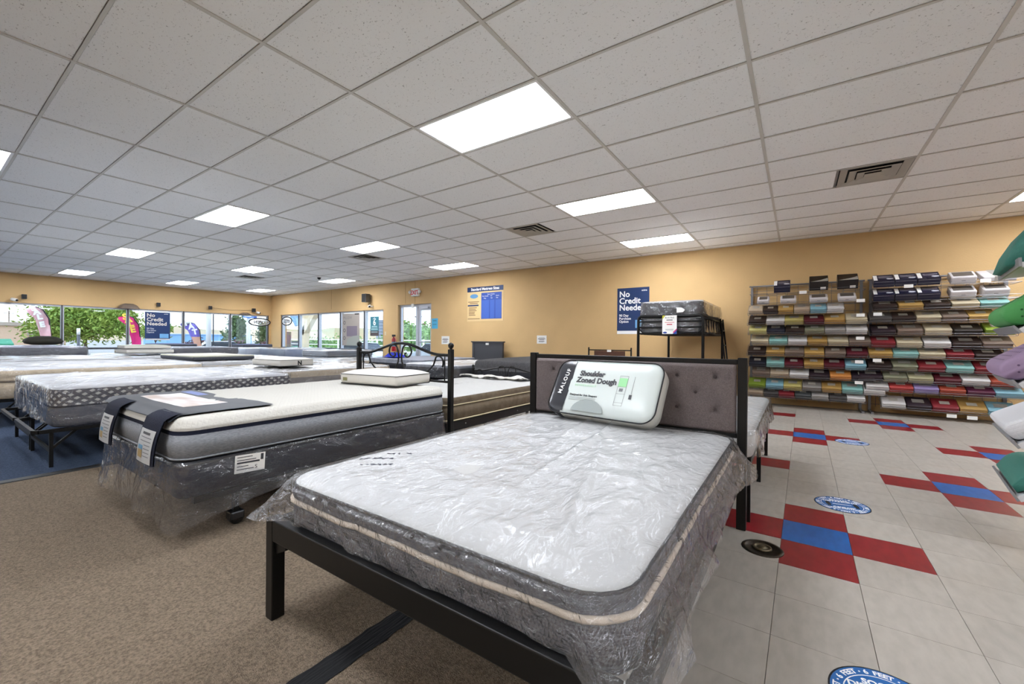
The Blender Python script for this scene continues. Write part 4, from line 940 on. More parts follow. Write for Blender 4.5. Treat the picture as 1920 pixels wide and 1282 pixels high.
# teal six feet sign
t = thing('distance_sign', 'teal six feet distance sign hanging in the back window', 'sign', (-11.79, YB+.02, 1.2)); MB().box(0, 0, .17, .44, .004, .64).build('sheet', mat('teal_print', '#2f7685', .5), t)
MB().box(0, 0, 0, .44, .004, .17).build('dark_base', mat('dark_taupe_print', '#4f4746', .5), t); text('6', .28, m_white_print, t, (.22, -.002, .36), align='CENTER', bold=.006)
MB().tube([(.15, -.004, .55), (.22, -.004, .60), (.29, -.004, .55)], .009, 5).build('arrow_mark', m_white_print, t)
b = MB(); b.box(.08, -.002, .30, .36, 0, .33).box(.06, -.002, .25, .38, 0, .27).box(.05, -.002, .2, .39, 0, .225).box(.06, -.002, .12, .38, 0, .14); b.build('print', mat('pale_teal_print', '#a9cdd2', .5), t)
# EXIT sign
t = thing('exit_sign', 'white exit sign with red letters above the glass door', 'sign', (-9.56, YB-.05, 2.40)); MB().box(-.15, -.03, 0, .15, .05, .24).build('housing', m_white, t, bevel=.01)
text('EXIT', .17, mat('red_letters', '#cf2c3a', .5), t, (0, -.032, .055), align='CENTER', bold=.006)
for s_ in (-1, 1): MB().lathe([(0, -.03), (.05, -.025), (.055, .02), (.03, .05), (0, .05)], 14, (s_*.2, -.02, .13), M=Matrix.Rotation(R(90), 4, 'X')).build('lamp_head', m_white, t, True)
MB().box(-9.75+9.56, .02, -.34, -9.66+9.56, .05, -.22).build('sensor_box', m_white, t)
# speakers and wall cameras
def speaker(label, loc, rz, s=1.):
    t = thing('wall_speaker', label, 'speaker', loc, 'small dark wall speakers', rot=(0, 0, rz)); MB().box(-.085*s, -.20*s, -.11*s, .085*s, -.06*s, .11*s).build('cabinet', mat('dark_grey_plastic', '#4b4a4b', .5), t, bevel=.01)
    MB().box(-.075*s, -.206*s, -.10*s, .075*s, -.2*s, .10*s).build('grille', m_dark, t); MB().tube([(0, 0, 0), (0, -.08*s, 0)], .015*s, 8).build('bracket', m_dark, t)
speaker('dark wall speaker above the teal six feet sign', (-11.79, YB, 2.45), 0, 1.25)
for k, (y, lb) in enumerate(((1.98, 'far left end of the window header'), (5.03, 'window header above the hanging No Credit sign'), (6.58, 'window header above the purple feather flag'), (8.10, 'window header next to the oval open sign'))): speaker('small dark speaker on the '+lb, (XL, y, 2.23), R(90), .6 if k < 3 else .7)
def wallcam(label, loc, rz):
    t = thing('wall_camera', label, 'camera', loc, 'white bullet cameras', rot=(0, 0, rz)); MB().tube([(0, 0, 0), (0, -.08, .0)], .02, 8).build('bracket', m_white, t, True)
    MB().tube([(-.05, -.08, .01), (.03, -.17, -.02)], .045, 12).build('body', m_white, t, True); MB().tube([(.03, -.17, -.02), (.038, -.18, -.023)], .03, 12).build('lens', m_dark, t, True)
wallcam('white bullet camera under the dark wall speaker', (-11.62, YB, 2.18), 0); wallcam('white bullet camera above the left end of the long window', (XL, 1.80, 2.13), R(90)); wallcam('white bullet camera on the header right of the open sign speaker', (XL, 8.27, 2.15), R(90))
tag(MB().tube([(XL+.02, 6.63, 2.25), (XL+.02, 7.3, 2.19), (XL+.02, 8.05, 2.22)], .006, 5).build('speaker_wire', mat('tan_wire', '#a98f68', .7), None, True), 'thin wire strung between two speakers on the window header', 'wire')
# dome wall lamps
for k, (y, w_, z, h_, lb) in enumerate(((4.24, .30, 2.03, .17, 'large brown dome lamp on the window header above a mullion'), (7.78, .22, 2.04, .07, 'small shallow brown dome lamp on the header near the open sign'))):
    t = thing('dome_lamp', lb, 'wall lamp', (XL+w_*.45+.004, y, z)); MB().lathe([(w_, 0), (w_*.96, .01), (w_*.72, h_*.7), (w_*.38, h_), (0, h_*1.02)], 24, (.0, 0, 0), M=Matrix.Diagonal((.45, 1, 1)).to_4x4()).build('dome', mat('brown_metal', '#6f6052', .5), t, True); MB().box(-w_*.45, -.04, h_*.2, -w_*.2, .04, h_*.8).build('wall_plate', mat('brown_metal', '#6f6052', .5), t)
# fire extinguisher beside door
t = thing('fire_extinguisher', 'red fire extinguisher hanging beside the glass door', 'extinguisher', (-10.47, YB-.09, .72)); MB().lathe([(.0, 0), (.06, .0), (.065, .02), (.065, .36), (.05, .41), (.02, .44), (.02, .47), (0, .47)], 16).build('cylinder', mat('extinguisher_red', '#b3202a', .3), t, True)
MB().box(-.02, -.06, .46, .02, .05, .52).build('valve_handle', m_dark, t); MB().tube([(.0, -.05, .47), (.07, -.05, .40), (.075, -.03, .2)], .01, 6).build('hose', m_dark, t, True)
MB().lathe([(.066, .15), (.066, .3)], 16).build('label_band', mat('blue_grey_label', '#6f8fa5', .5), t)
tag(MB().box(-11.02, YB-.012, 1.22, -10.95, YB, 1.34).build('light_switch', mat('almond_plastic', '#d9c7a0', .5), None, bevel=.003), 'almond light switch on the tan pier between window and door', 'switch')

# ------------------------------------------------------------------ floor decals, drain, tape
m_dec = mat('decal_blue', '#1f63a8', .4); m_figure = mat('decal_black', '#191b20', .5)
def ringpts(r0, r1, n=48): return r0, r1
def decal(label, loc, rz, rad, detail=True):
    t = thing('floor_decal', label, 'decal', loc, 'round blue distancing decals on the floor', rot=(0, 0, rz))
    MB().lathe([(rad, 0), (rad, .0008), (0, .0008)], 48).build('rim', m_figure, t); MB().lathe([(rad*.965, .0009), (rad*.965, .0012), (0, .0012)], 48).build('disc', m_dec, t)
    MB().lathe([(rad*.735, .0013), (rad*.755, .0013), (rad*.755, .0016), (rad*.735, .0016), (rad*.735, .0013)], 48).build('ring_line', m_white_print, t)
    n = 8
    for k in range(n):
        s = '6 FEET'
        for j, ch in enumerate(s):
            if ch == ' ': continue
            a = math.pi/2-(2*math.pi*k/n)-(j-2.5)*R(5.6); text(ch, rad*.17, m_white_print, t, (rad*.80*math.cos(a), rad*.80*math.sin(a), .0013), (0, 0, a-math.pi/2), align='CENTER', extrude=.0002, bold=rad*.006)
        a = math.pi/2-(2*math.pi*(k+.5)/n); MB().lathe([(rad*.02, .0013), (rad*.02, .0016), (0, .0016)], 8, (rad*.85*math.cos(a), rad*.85*math.sin(a), 0)).build('dot', m_white_print, t)
    for body, y in (('SOCIAL', .44), ('DISTANCING', .27), ('PLEASE KEEP', -.42), ('YOUR DISTANCE', -.56)): text(body, rad*(.21 if y > 0 else .14), m_white_print, t, (0, rad*y, .0013), (0, 0, 0), align='CENTER', extrude=.0002, bold=rad*.008)
    for s_ in (-1, 1):
        p = MB().lathe([(rad*.075, .0013), (rad*.075, .0017), (0, .0017)], 14, (s_*rad*.5, rad*.16, 0)); p.box(s_*rad*.5-rad*.085, -rad*.12, .0013, s_*rad*.5+rad*.085, rad*.08, .0017).box(s_*rad*.5-rad*.06, -rad*.33, .0013, s_*rad*.5-rad*.008, -rad*.1, .0017).box(s_*rad*.5+rad*.008, -rad*.33, .0013, s_*rad*.5+rad*.06, -rad*.1, .0017); p.build('figure_icon', m_figure, t)
    MB().box(-rad*.34, -.004, .0013, rad*.34, .004, .0016).build('distance_arrow', m_white_print, t)
decal('round blue social distancing decal at the bottom edge of the floor', (.245, 1.675, .0002), R(8), .155); decal('round blue social distancing decal beyond the near red cross', (.257, 3.568, .0002), R(10), .152); decal('round blue social distancing decal on a far red tile', (.503, 5.885, .0002), R(10), .15)
t = thing('floor_drain', 'round dark floor outlet with tarnished cap beside the red cross', 'drain', (-.143, 2.562, 0)); m_brz = mat('tarnished_bronze', '#3a332a', .35, .7, var=.3, vscale=30)
MB().lathe([(.098, 0), (.096, .004), (.08, .005), (.078, .002), (0, .002)], 32).build('rim_plate', m_brz, t, True); MB().lathe([(.045, .002), (.044, .010), (.034, .011), (.032, .006), (.02, .006), (.018, .012), (0, .012)], 24).build('cap', mat('worn_brass', '#6d6450', .35, .7), t, True)
MB().box(-.05, -.007, .005, -.047, .007, .008).build('lift_tab', m_brz, t)
random.seed(3)
def tapef(u, v):
    y = -1.2+v*3.4; return (-1.262+(u-.5)*(.095+.012*fbm(v*40, 2.)*(1 if 0 < u < 1 else 1.6)), y, .0062+.0016*fbm(u*6, v*60, 4)+.002*(.5-abs(u-.5)))
b = MB().grid(8, 120, tapef); n0 = len(b.v); b.v += [(x, y, .004) for x, y, z in b.v]; b.f += [tuple(i+n0 for i in reversed(f_)) for f_ in list(b.f)]; b.m += [0]*len(b.m)
tag(b.build('floor_tape', mat('worn_black_tape', '#121315', .65, spec=.25, bump=.5, bscale=30, stretch=(4, .4, 1)), None, True), 'worn black tape strip on the brown carpet under the near bed', 'tape')

# ------------------------------------------------------------------ sheet racks
m_wire = mat('grey_wire', '#77777a', .4, .6); TAU = R(27); YS = 8.34
COL = {'beige': '#b9a58a', 'dark brown': '#33241f', 'mustard': '#b58d46', 'tan': '#b39e86', 'sky blue': '#7fb3c4', 'white': '#d2cfcc', 'yellow': '#bcae62', 'burgundy': '#5e1522', 'cream': '#c3b594', 'pale yellow': '#c2ba70', 'navy': '#1d2030', 'sage': '#84856a',
    'light grey': '#a19d98', 'aqua': '#86bdb6', 'taupe': '#7f6c5d', 'plum': '#2f2028', 'orange': '#d3853a', 'lime': '#86a32c', 'grey': '#8a847e', 'charcoal': '#4e4a48', 'red': '#8c2129', 'slate': '#4a4e4f', 'gold': '#c29a4e', 'khaki': '#aaa57e', 'orange red': '#b2472f', 'coral': '#b93d3a', 'lavender': '#9482b8', 'magenta plum': '#5d1c3c', 'black brown': '#272019'}
LROWS = ['beige,dark brown,mustard,tan,sky blue,white', 'dark brown,white,yellow,burgundy,mustard,cream', 'pale yellow,navy,dark brown,sage,light grey,white', 'cream,aqua,white,mustard,cream,taupe', 'dark brown,mustard,taupe,gold,taupe,burgundy',
    'navy,aqua,burgundy,mustard,burgundy,sky blue', 'taupe,beige,white,plum,orange,plum', 'lime,sky blue,yellow,grey,mustard,aqua,white', 'beige,charcoal,red,slate,light grey,charcoal,white']
RROWS = ['dark brown,mustard,dark brown,cream,aqua', 'charcoal,dark brown,cream,taupe,gold', 'plum,taupe,cream,black brown,lime', 'red,cream,white,dark brown,taupe', 'gold,aqua,cream,red,dark brown',
    'dark brown,sage,red,aqua,red', 'plum,sage,khaki,burgundy,white,orange red', 'white,coral,lavender,orange red,magenta plum,sky blue', 'white,plum,red,mustard,sky blue']
LZ = [1.563, 1.386, 1.224, 1.042, .858, .669, .496, .296, .163]; RZ = [1.577, 1.398, 1.209, 1.026, .869, .680, .513, .364, .118]
LX = {0: (-.705, .60), 1: (-.712, .89), 2: (-.70, .89), 3: (-.665, .93), 4: (-.712, .90), 5: (-.70, .88), 6: (-.645, .97), 7: (-.70, 1.10), 8: (-.70, .87)}
RX = {0: (.95, 2.34), 1: (.90, 2.22), 2: (.92, 2.40), 3: (.92, 2.38), 4: (.90, 2.30), 5: (.89, 2.30), 6: (.80, 2.44), 7: (.875, 2.48), 8: (1.06, 2.42)}
packmesh = {}
def pack_mesh(c, h):
    key = (c, h)
    if key not in packmesh:
        a, d = .124, .235; e = .006; m_ = mat('sheet_'+c.replace(' ', '_'), [.94*v_ for v_ in [(int(COL[c][1+2*i:3+2*i], 16)/255)*.9+.1*sum(int(COL[c][1+2*j:3+2*j], 16) for j in range(3))/765 for i in range(3)]], .5, bump=.12, bscale=25, var=.06, vscale=6)
        rings = [[(x, y+d/2, z) for x, y in rrect(a-i_, d/2-i_, .012, 1, 1, 2)] for z, i_ in ((0, .008), (.004, .001), (h*.5, 0), (h-.004, .001), (h, .007))]
        b = MB().loft(rings, 0); packmesh[key] = b.mesh('sheet_pack', m_)
        sl = MB()  # clear front sleeve glint edge
    return packmesh[key]
m_card = mat('insert_card', '#cbc7bc', .5, color2='#aaa59a', vscale=30, stretch=(.4, 4, 1))
cardm = MB().box(-.048, .075, 0, .048, .150, .0012).mesh('insert_card', m_card); cardm2 = MB().box(-.06, .08, 0, .06, .17, .0012).mesh('insert_card', mat('insert_card_grey', '#a7a39a', .5, color2='#8a867e', vscale=30, stretch=(.4, 4, 1)))
RT = Matrix.Rotation(TAU, 3, 'X')
def rack(which, rows, zs, xs, X0, X1, label):
    t = thing('wire_rack', label, 'display rack', ((X0+X1)/2, YB-.05, 0)); L = t.location
    for x in (X0+.0, X1): 
        up = rel(MB().box(x-.018, YB-.06, 0, x+.018, YB-.025, 2.10), L).build('upright', m_wire, t); rel(MB().box(x-.018, YB-.40, 0, x+.018, YB-.06, .03), L).build('foot', m_wire, up)
    b = MB()
    for i in range(14): b.tube([(X0, YB-.06, .12+i*.15), (X1, YB-.06, .12+i*.15)], .0035, 5)
    for i in range(10): x = X0+(X1-X0)*(i+.5)/10; b.tube([(x, YB-.057, .08), (x, YB-.057, 2.10)], .003, 5)
    rel(b, L).build('back_grid', m_wire, t); rel(MB().tube([(X0-.04, YB-.06, 2.10), (X1+.04, YB-.06, 2.10)], .014, 8), L).build('top_bar', m_wire, t, True)
    side = 'left' if which == 0 else 'right'
    for r_, row in enumerate(rows):
        cs = row.split(','); z = zs[r_]; a, c = xs[r_]; n = len(cs); pw = (c-a)/n
        nv = RT @ Vector((0, 0, 1)); bk = RT @ Vector((0, 1, 0)); o0 = Vector((0, YS, z))
        b = MB(); d = .30
        for i in range(9): x = a+(c-a)*i/8; b.tube([tuple(Vector((x, 0, 0))+o0-nv*.004), tuple(Vector((x, 0, 0))+o0-nv*.004+bk*d), (x, YB-.06, (o0+bk*d).z+.015)], .0028, 4)
        for q in (0., .12, .24): p = o0-nv*.007+bk*q; b.tube([(a-.01, p.y, p.z), (c+.01, p.y, p.z)], .003, 5)
        p = o0+nv*.032-bk*.006; b.tube([(a-.015, p.y, p.z), (c+.015, p.y, p.z)], .0032, 5)
        for x in (a-.012, c+.012):
            b.tube([(x, p.y, p.z), (x, (o0-nv*.007).y, (o0-nv*.007).z)], .003, 5); pe = o0+bk*d+nv*.05; b.tube([(x, p.y, p.z), (x, pe.y, pe.z), (x, YB-.06, pe.z+.02)], .003, 5)
        rel(b, L).build('wire_shelf', m_wire, t)
        for j, cn in enumerate(cs):
            x = a+pw*(j+.5); light = COL[cn] > '#7'; nl = 3 if light else 2; h = .0265 if light else .037
            sc_ = min(1.12, pw*.985/.25)
            for l_ in range(nl):
                pos = Vector((x+random.uniform(-.004, .004), 0, 0))+o0+nv*(l_*(h+.0008))+bk*random.uniform(0, .006)
                if l_ == nl-1: wd = 'top %s sheet pack' % cn
                else: wd = '%s sheet pack' % ('bottom '+cn if l_ == 0 else 'middle '+cn)
                o = inst('sheet_pack', pack_mesh(cn, h), None, pos, (TAU, 0, random.uniform(-.02, .02)), (sc_, 1, 1))
                tag(o, '%s, %s stack from left, %s row down, %s wire rack' % (wd, ORD[j], ORD[r_], side), 'sheet pack', 'folded sheet packs on the %s wire rack' % side)
                if l_ == nl-1: inst('insert_card', cardm2 if (j+r_) % 3 == 0 else cardm, o, (0, .01, h+.0004))
    return t
random.seed(11)
tL = rack(0, LROWS, LZ, LX, -.69, .85, 'tall grey wire rack of folded sheets, left one beside the bunk bed'); tR = rack(1, RROWS, RZ, RX, .965, 2.42, 'tall grey wire rack of folded sheets, right one by the pillow display')
def ptag(t, x, y, z): rel(MB().box(x-.05, y-.002, z-.024, x+.05, y, z+.024), t.location).build('price_tag', m_paper, t)
for x, z in ((.07, 1.915), (.80, 1.745), (.80, 1.52), (.80, 1.165), (.79, .80), (.79, .48)): ptag(tL, x, YS-.012, z)
for x, z in ((1.34, 1.93), (2.11, 1.955), (1.0, 1.53), (1.0, .83), (1.80, .075), (2.0, .07)): ptag(tR, x, YS-.012, z)
for (t, a, c) in ((tL, -.69, .86), (tR, .93, 2.45)):
    for z in (1.925, 1.72):
        b = MB()
        for y in (8.36, 8.48, 8.60): b.tube([(a, y, z), (c, y, z)], .003, 5)
        for i in range(7): x = a+(c-a)*i/6; b.tube([(x, 8.36, z-.003), (x, YB-.06, z-.003)], .003, 5)
        b.tube([(a, 8.35, z+.04), (c, 8.35, z+.04)], .003, 5); rel(b, t.location).build('wire_shelf', m_wire, t)
# boxed goods on the top shelves
m_nbox = mat('navy_box', '#171a35', .35); m_bbox = mat('black_box', '#17120f', .35); m_wbox = mat('white_vinyl_pack', '#c9c5c6', .4, bump=.2, bscale=20)
def boxed(name, label, cat, x0, x1, z0, h, m_, kind, d=.26, tilt=8, y=8.37, group=None):
    t = thing(name, label, cat, ((x0+x1)/2, y, z0), group, rot=(R(tilt), 0, 0)); w_ = (x1-x0)/2
    MB().box(-w_, 0, 0, w_, d, h).build('box_body', m_, t, bevel=.004 if kind != 'white' else .018)
    if kind == 'navy':
        MB().box(-w_, .02, h, -w_+.045, d-.02, h+.001).build('white_flash', m_white_print, t); b = MB(); b.box(-w_+.06, d*.62, h, w_-.02, d*.7, h+.001).box(-w_+.06, d*.45, h, w_-.06, d*.5, h+.001); b.build('title_print', mat('silver_print', '#9a98a5', .4), t)
        MB().lathe([(.04, h), (.04, h+.001), (0, h+.001)], 16, (w_-.05, .06, 0), M=Matrix.Diagonal((1, .6, 1)).to_4x4()).build('oval_badge', mat('pale_badge', '#b9bdc6', .5), t)
        b = MB(); b.box(-w_+.005, -.001, h*.78, w_-.005, 0, h*.82); b.build('front_line', mat('silver_print', '#9a98a5', .4), t)
    elif kind == 'black':
        MB().add([(-w_+.01, .003, h+.0008), (w_-.005, .003, h+.0008), (w_-.005, d*.55, h+.0008), (-w_+.15, d*.25, h+.0008)], [(0, 1, 2, 3)]).build('pale_swoosh', mat('pale_swoosh_print', '#a8a7a0', .4), t); MB().box(w_-.10, -.001, .02, w_-.03, 0, .06).build('sticker', m_paper, t)
    else:
        MB().box(-w_+.03, .03, h, w_-.03, d-.03, h+.0012).build('dark_label', mat('dark_label_print', '#5a544e', .5), t); MB().box(-.02, -.001, h*.45, .02, 0, h*.52).build('size_mark', m_grey_print, t)
    return t
G1 = 'boxed bedding on top of the wire racks'
boxed('bedding_box', 'single navy box on the top shelf of the left wire rack', 'box', -.335, -.105, 1.93, .13, m_nbox, 'navy', .20, 33, group=G1)
boxed('bedding_box', 'black box with pale swoosh, left one on the left wire rack', 'box', .155, .40, 1.935, .16, m_bbox, 'black', .21, 33, group=G1); boxed('bedding_box', 'black box with pale swoosh, right one on the left wire rack', 'box', .515, .77, 1.935, .16, m_bbox, 'black', .21, 33, group=G1)
for j, (x0, x1) in enumerate(((-.58, -.40), (-.243, -.018), (.16, .398), (.525, .752))): boxed('bedding_pack', 'white vinyl bedding pack, %s from left on the left wire rack second shelf' % ORD[j], 'bedding pack', x0, x1, 1.735, .085, m_wbox, 'white', .17, 30, group=G1)
for r_, (z, nm) in enumerate(((1.935, 'upper'), (1.725, 'lower'))):
    for j, x0 in enumerate((.952, 1.196, 1.440)): boxed('bedding_box', 'navy box, %s from left in the %s row of three on the right rack' % (ORD[j], nm), 'box', x0, x0+.236, z, .11, m_nbox, 'navy', .20, 33, group=G1)
boxed('bedding_pack', 'white vinyl pack above another, right of the navy boxes', 'bedding pack', 1.775, 2.035, 1.925, .11, m_wbox, 'white', .20, 30, group=G1); boxed('bedding_pack', 'white vinyl pack below another, right of the navy boxes', 'bedding pack', 1.775, 2.035, 1.725, .11, m_wbox, 'white', .20, 30, group=G1)
boxed('bedding_pack', 'white vinyl pack at the right end of the lower top shelf', 'bedding pack', 2.085, 2.34, 1.725, .12, m_wbox, 'white', .18, 28, group=G1)
t = thing('bedding_pack', 'flat white pack with grey paper band at the rack top right', 'bedding pack', (2.245, 8.36, 1.935), G1, rot=(R(24), 0, R(4))); MB().box(-.16, 0, 0, .16, .30, .075).build('pack_body', m_wbox, t, bevel=.015); MB().box(-.05, -.0015, -.001, .05, .301, .077).build('paper_band', mat('grey_band', '#9e9a93', .6), t)

# ------------------------------------------------------------------ pillow display at the right edge
PR = thing('pillow_rack', 'grey rack with sloping white shelves of pillows at the right edge', 'display rack', (.965, 3.30, 0), rot=(0, 0, R(-9)))
m_shelf = mat('white_shelf', '#c9cacc', .4); m_sgrey = mat('grey_lip', '#8f9194', .4, .3)
MB().box(.52, -.02, 0, .56, .70, 1.95).build('back_panel', mat('grey_panel', '#77787b', .5), PR); MB().box(.42, -.02, 0, .86, .70, .06).build('base', m_sgrey, PR)
for y in (0., .68): MB().box(.50, y-.02, 0, .54, y+.02, 2.0).build('upright', m_sgrey, PR)
SH = [(1.50, 4, .02), (1.155, 37, 0), (.868, 36, 0), (.552, 33, 0), (.276, 31, 0)]
for k, (z, an, dx) in enumerate(SH):
    M = Matrix.Translation((0, 0, z)) @ Matrix.Rotation(R(-an), 4, 'Y')
    s_ = MB().box(0, .0, 0, .56, .66, .012, 0, M).build('shelf', m_shelf, PR); MB().box(0, -.012, -.012, .56, .0, .016, 0, M).build('shelf_edge', m_shelf, s_); MB().box(-.012, -.012, -.006, 0, .66, .04, 0, M).build('shelf_lip', m_sgrey, s_)
def on_shelf(k, lift=.014):
    z, an, dx = SH[k]; M = PR.matrix_basis @ Matrix.Translation((0, 0, z)) @ Matrix.Rotation(R(-an), 4, 'Y') @ Matrix.Translation((.0, 0, lift)); return M
PG = 'foam pillows on the right pillow rack'
def pillow(k, label, m_, prof, w=.56, x0=.01, holes=None, y0=.04):
    """prof: list of (x, z) upper outline along the shelf; extruded across it with rounded ends"""
    M = on_shelf(k); t = thing('foam_pillow', label, 'pillow', (0, 0, 0), PG); t.matrix_basis = M
    n = len(prof); rings = []
    for (yy, s_) in ((0, .72), (.012, .88), (.035, .97), (.08, 1), (w-.08, 1), (w-.035, .97), (w-.012, .88), (w, .72)):
        cxp = sum(p[0] for p in prof)/n; zt = max(p[1] for p in prof)/2
        rings.append([(x0+cxp+(px-cxp)*(.93+.07*s_), y0+yy, zt+(pz-zt)*s_) for px, pz in prof])
    b = MB().loft(rings, 0); b.f = [tuple(reversed(f_)) for f_ in b.f]
    o = b.build('foam_body', m_, t, True)
    if holes:
        hm = MB().lathe([(.0055, 0), (.0045, .0012), (0, .0006)], 8, M=Matrix.Rotation(R(90), 4, 'X')).mesh('vent_hole', holes); hz = max(p[1] for p in prof)
        top = MB().lathe([(.006, 0), (.005, .001), (0, .0005)], 8).mesh('vent_hole', holes)
        for i in range(9):
            for j in range(8): inst('vent_hole', top, t, (x0+.06+i*.036, y0+.09+j*.055+(.027 if i % 2 else 0), hz+.0003))
        for i in range(8):
            for j in range(2): inst('vent_hole', hm, t, (x0+.06+i*.042+(.02 if j else 0), y0-.0006, .045+j*.03))
    return t
def rp(l, h, r, n=6):
    r = min(r, h/2); out = []
    for cx, cz, a0 in ((l-r, r, -90), (l-r, h-r, 0), (r, h-r, 90), (r, r, 180)):
        for i in range(n): a = R(a0+90*i/(n-1)); out.append((cx+r*math.cos(a), cz+r*math.sin(a)))
    return out
m_gdot = mat('green_foam', '#4a9a52', .7, bump=.1, bscale=60); m_lav = mat('lavender_foam', '#9a829f', .7, bump=.1, bscale=60); m_teal = mat('teal_fabric', '#34776a', .7, bump=.2, bscale=90)
cub = thing('foam_pillow', 'teal wedge cushion on the top shelf of the pillow rack', 'pillow', (0, 0, 0), PG); cub.matrix_basis = on_shelf(0)
rings = [[(.14+ x+ (.07*z/.2 if x < 0 else 0), y+.33, z) for x, y in rrect(.10+.12-(i_), .26-i_, .05, 4, 4, 4)] for z, i_ in ((0, .02), (.01, 0), (.10, -.0), (.19, .02), (.205, .05))]
MB().loft([[(p[0]+.03, p[1], p[2]) for p in rg] for rg in rings], 0).build('cushion_body', m_teal, cub, True); MB().tube([(.03, .075, .01), (.06, .072, .10), (.095, .085, .19)], .003, 5).build('seam', mat('dark_teal', '#235448', .7), cub, True)
pillow(1, 'bright green vented foam pillow on the second pillow shelf', m_gdot, rp(.42, .125, .062), holes=mat('hole_green', '#1f5a2a', .9), x0=-.005); pillow(2, 'lavender vented foam pillow on the third pillow shelf', m_lav, rp(.42, .12, .06), holes=mat('hole_lav', '#66526b', .9), x0=-.018)
m_wpil = bpy.data.materials.new('white_quilt_pillow'); m_wpil.use_nodes = True
def _wp():
    t = m_wpil.node_tree; b = t.nodes['Principled BSDF']; b.inputs['Base Color'].default_value = lin('#d6d6d8'); b.inputs['Roughness'].default_value = .8
    tc = t.nodes.new('ShaderNodeTexCoord'); ck = t.nodes.new('ShaderNodeTexVoronoi'); ck.distance = 'CHEBYCHEV'; ck.inputs['Randomness'].default_value = 0; ck.inputs['Scale'].default_value = 55
    bp = t.nodes.new('ShaderNodeBump'); bp.inputs['Strength'].default_value = .6; bp.inputs['Distance'].default_value = .006; bp.invert = True
    t.links.new(tc.outputs['Object'], ck.inputs['Vector']); t.links.new(ck.outputs['Distance'], bp.inputs['Height']); t.links.new(bp.outputs[0], b.inputs['Normal'])
_wp()
pillow(3, 'white quilted pillow on the fourth pillow shelf', m_wpil, rp(.40, .10, .03), x0=.0)
wav = [(.0, .0), (.40, .0)] + [(.40-.40*i/16, .055+.035*math.cos(2*math.pi*(i/16)*1.25+.4)) for i in range(17)]
pillow(4, 'teal contour wave pillow on the lowest pillow shelf', m_teal, wav, x0=.01)
# ------------------------------------------------------------------ outdoors, seen through the windows
GZ = -.6
m_grd = mat('parking_asphalt', '#8d8a86', .9, color2='#9b968f', vscale=.4, coord='Pos'); m_grass = mat('dry_grass', '#9c8f66', .95, color2='#7f8a55', vscale=.05, coord='Pos')
gb = MB(); gb.box(-700, -300, GZ-.4, XL-.26, 700, GZ, 0); gb.box(XL-.26, YB+.26, GZ-.4, 200, 700, GZ, 0)
struct(gb.build('ground', m_grd), 'pale parking lot outside the windows')
struct(MB().box(XL-2.2, -20, GZ, XL-.26, YB+2.2, -.06).box(XL-.26, YB+.26, GZ, 30, YB+2.2, -.06).build('sidewalk', mat('pale_concrete', '#b5b1aa', .9)), 'concrete walk along the storefront')
def ridge(name, label, pts, h0, h1, seed, m_):
    b = MB(); N = 90
    def fn(u, v):
        k = u*(len(pts)-1); i = min(int(k), len(pts)-2); q = k-i; p = Vector(pts[i]).lerp(Vector(pts[i+1]), q); d = Vector((p.x, p.y)).normalized()
        hh = h0+(h1-h0)*(.5+.5*noise.noise(Vector((u*9+seed, 0, seed))))+1.2*noise.noise(Vector((u*40, seed, 0)))
        t = math.sin(v*math.pi); pos = p.to_2d()+d*(v-.5)*120 if hasattr(p, 'to_2d') else p
        return (p.x+d.x*(v-.5)*120, p.y+d.y*(v-.5)*120, GZ-.5+t*hh)
    b.grid(N, 8, fn); return struct(b.build(name, m_, None, True), label)
m_hill = mat('tan_hills', '#b9a184', .95, color2='#9c8f72', vscale=.03, coord='Pos')
ridge('hills', 'low tan hills on the horizon', [(-330, -60, 0), (-340, 40, 0), (-360, 160, 0), (-420, 300, 0)], 7, 11, 1, m_hill); ridge('hills', 'dry brown hillside beyond the back windows', [(-420, 200, 0), (-380, 320, 0), (-260, 360, 0), (-120, 380, 0), (40, 380, 0)], 10, 17, 5, mat('dry_hills', '#a8956f', .95, color2='#8f8a62', vscale=.03, coord='Pos'))
m_leafA = mat('leaf_yellow_green', '#8fa042', .7, color2='#6d8a35', vscale=.6, coord='Pos'); m_leafB = mat('leaf_pine', '#5f7346', .8, color2='#4c6138', vscale=.6, coord='Pos'); m_leafC = mat('leaf_fresh', '#7ea353', .7, color2='#62893f', vscale=.6, coord='Pos'); m_bark = mat('bark', '#5d4a3c', .9)
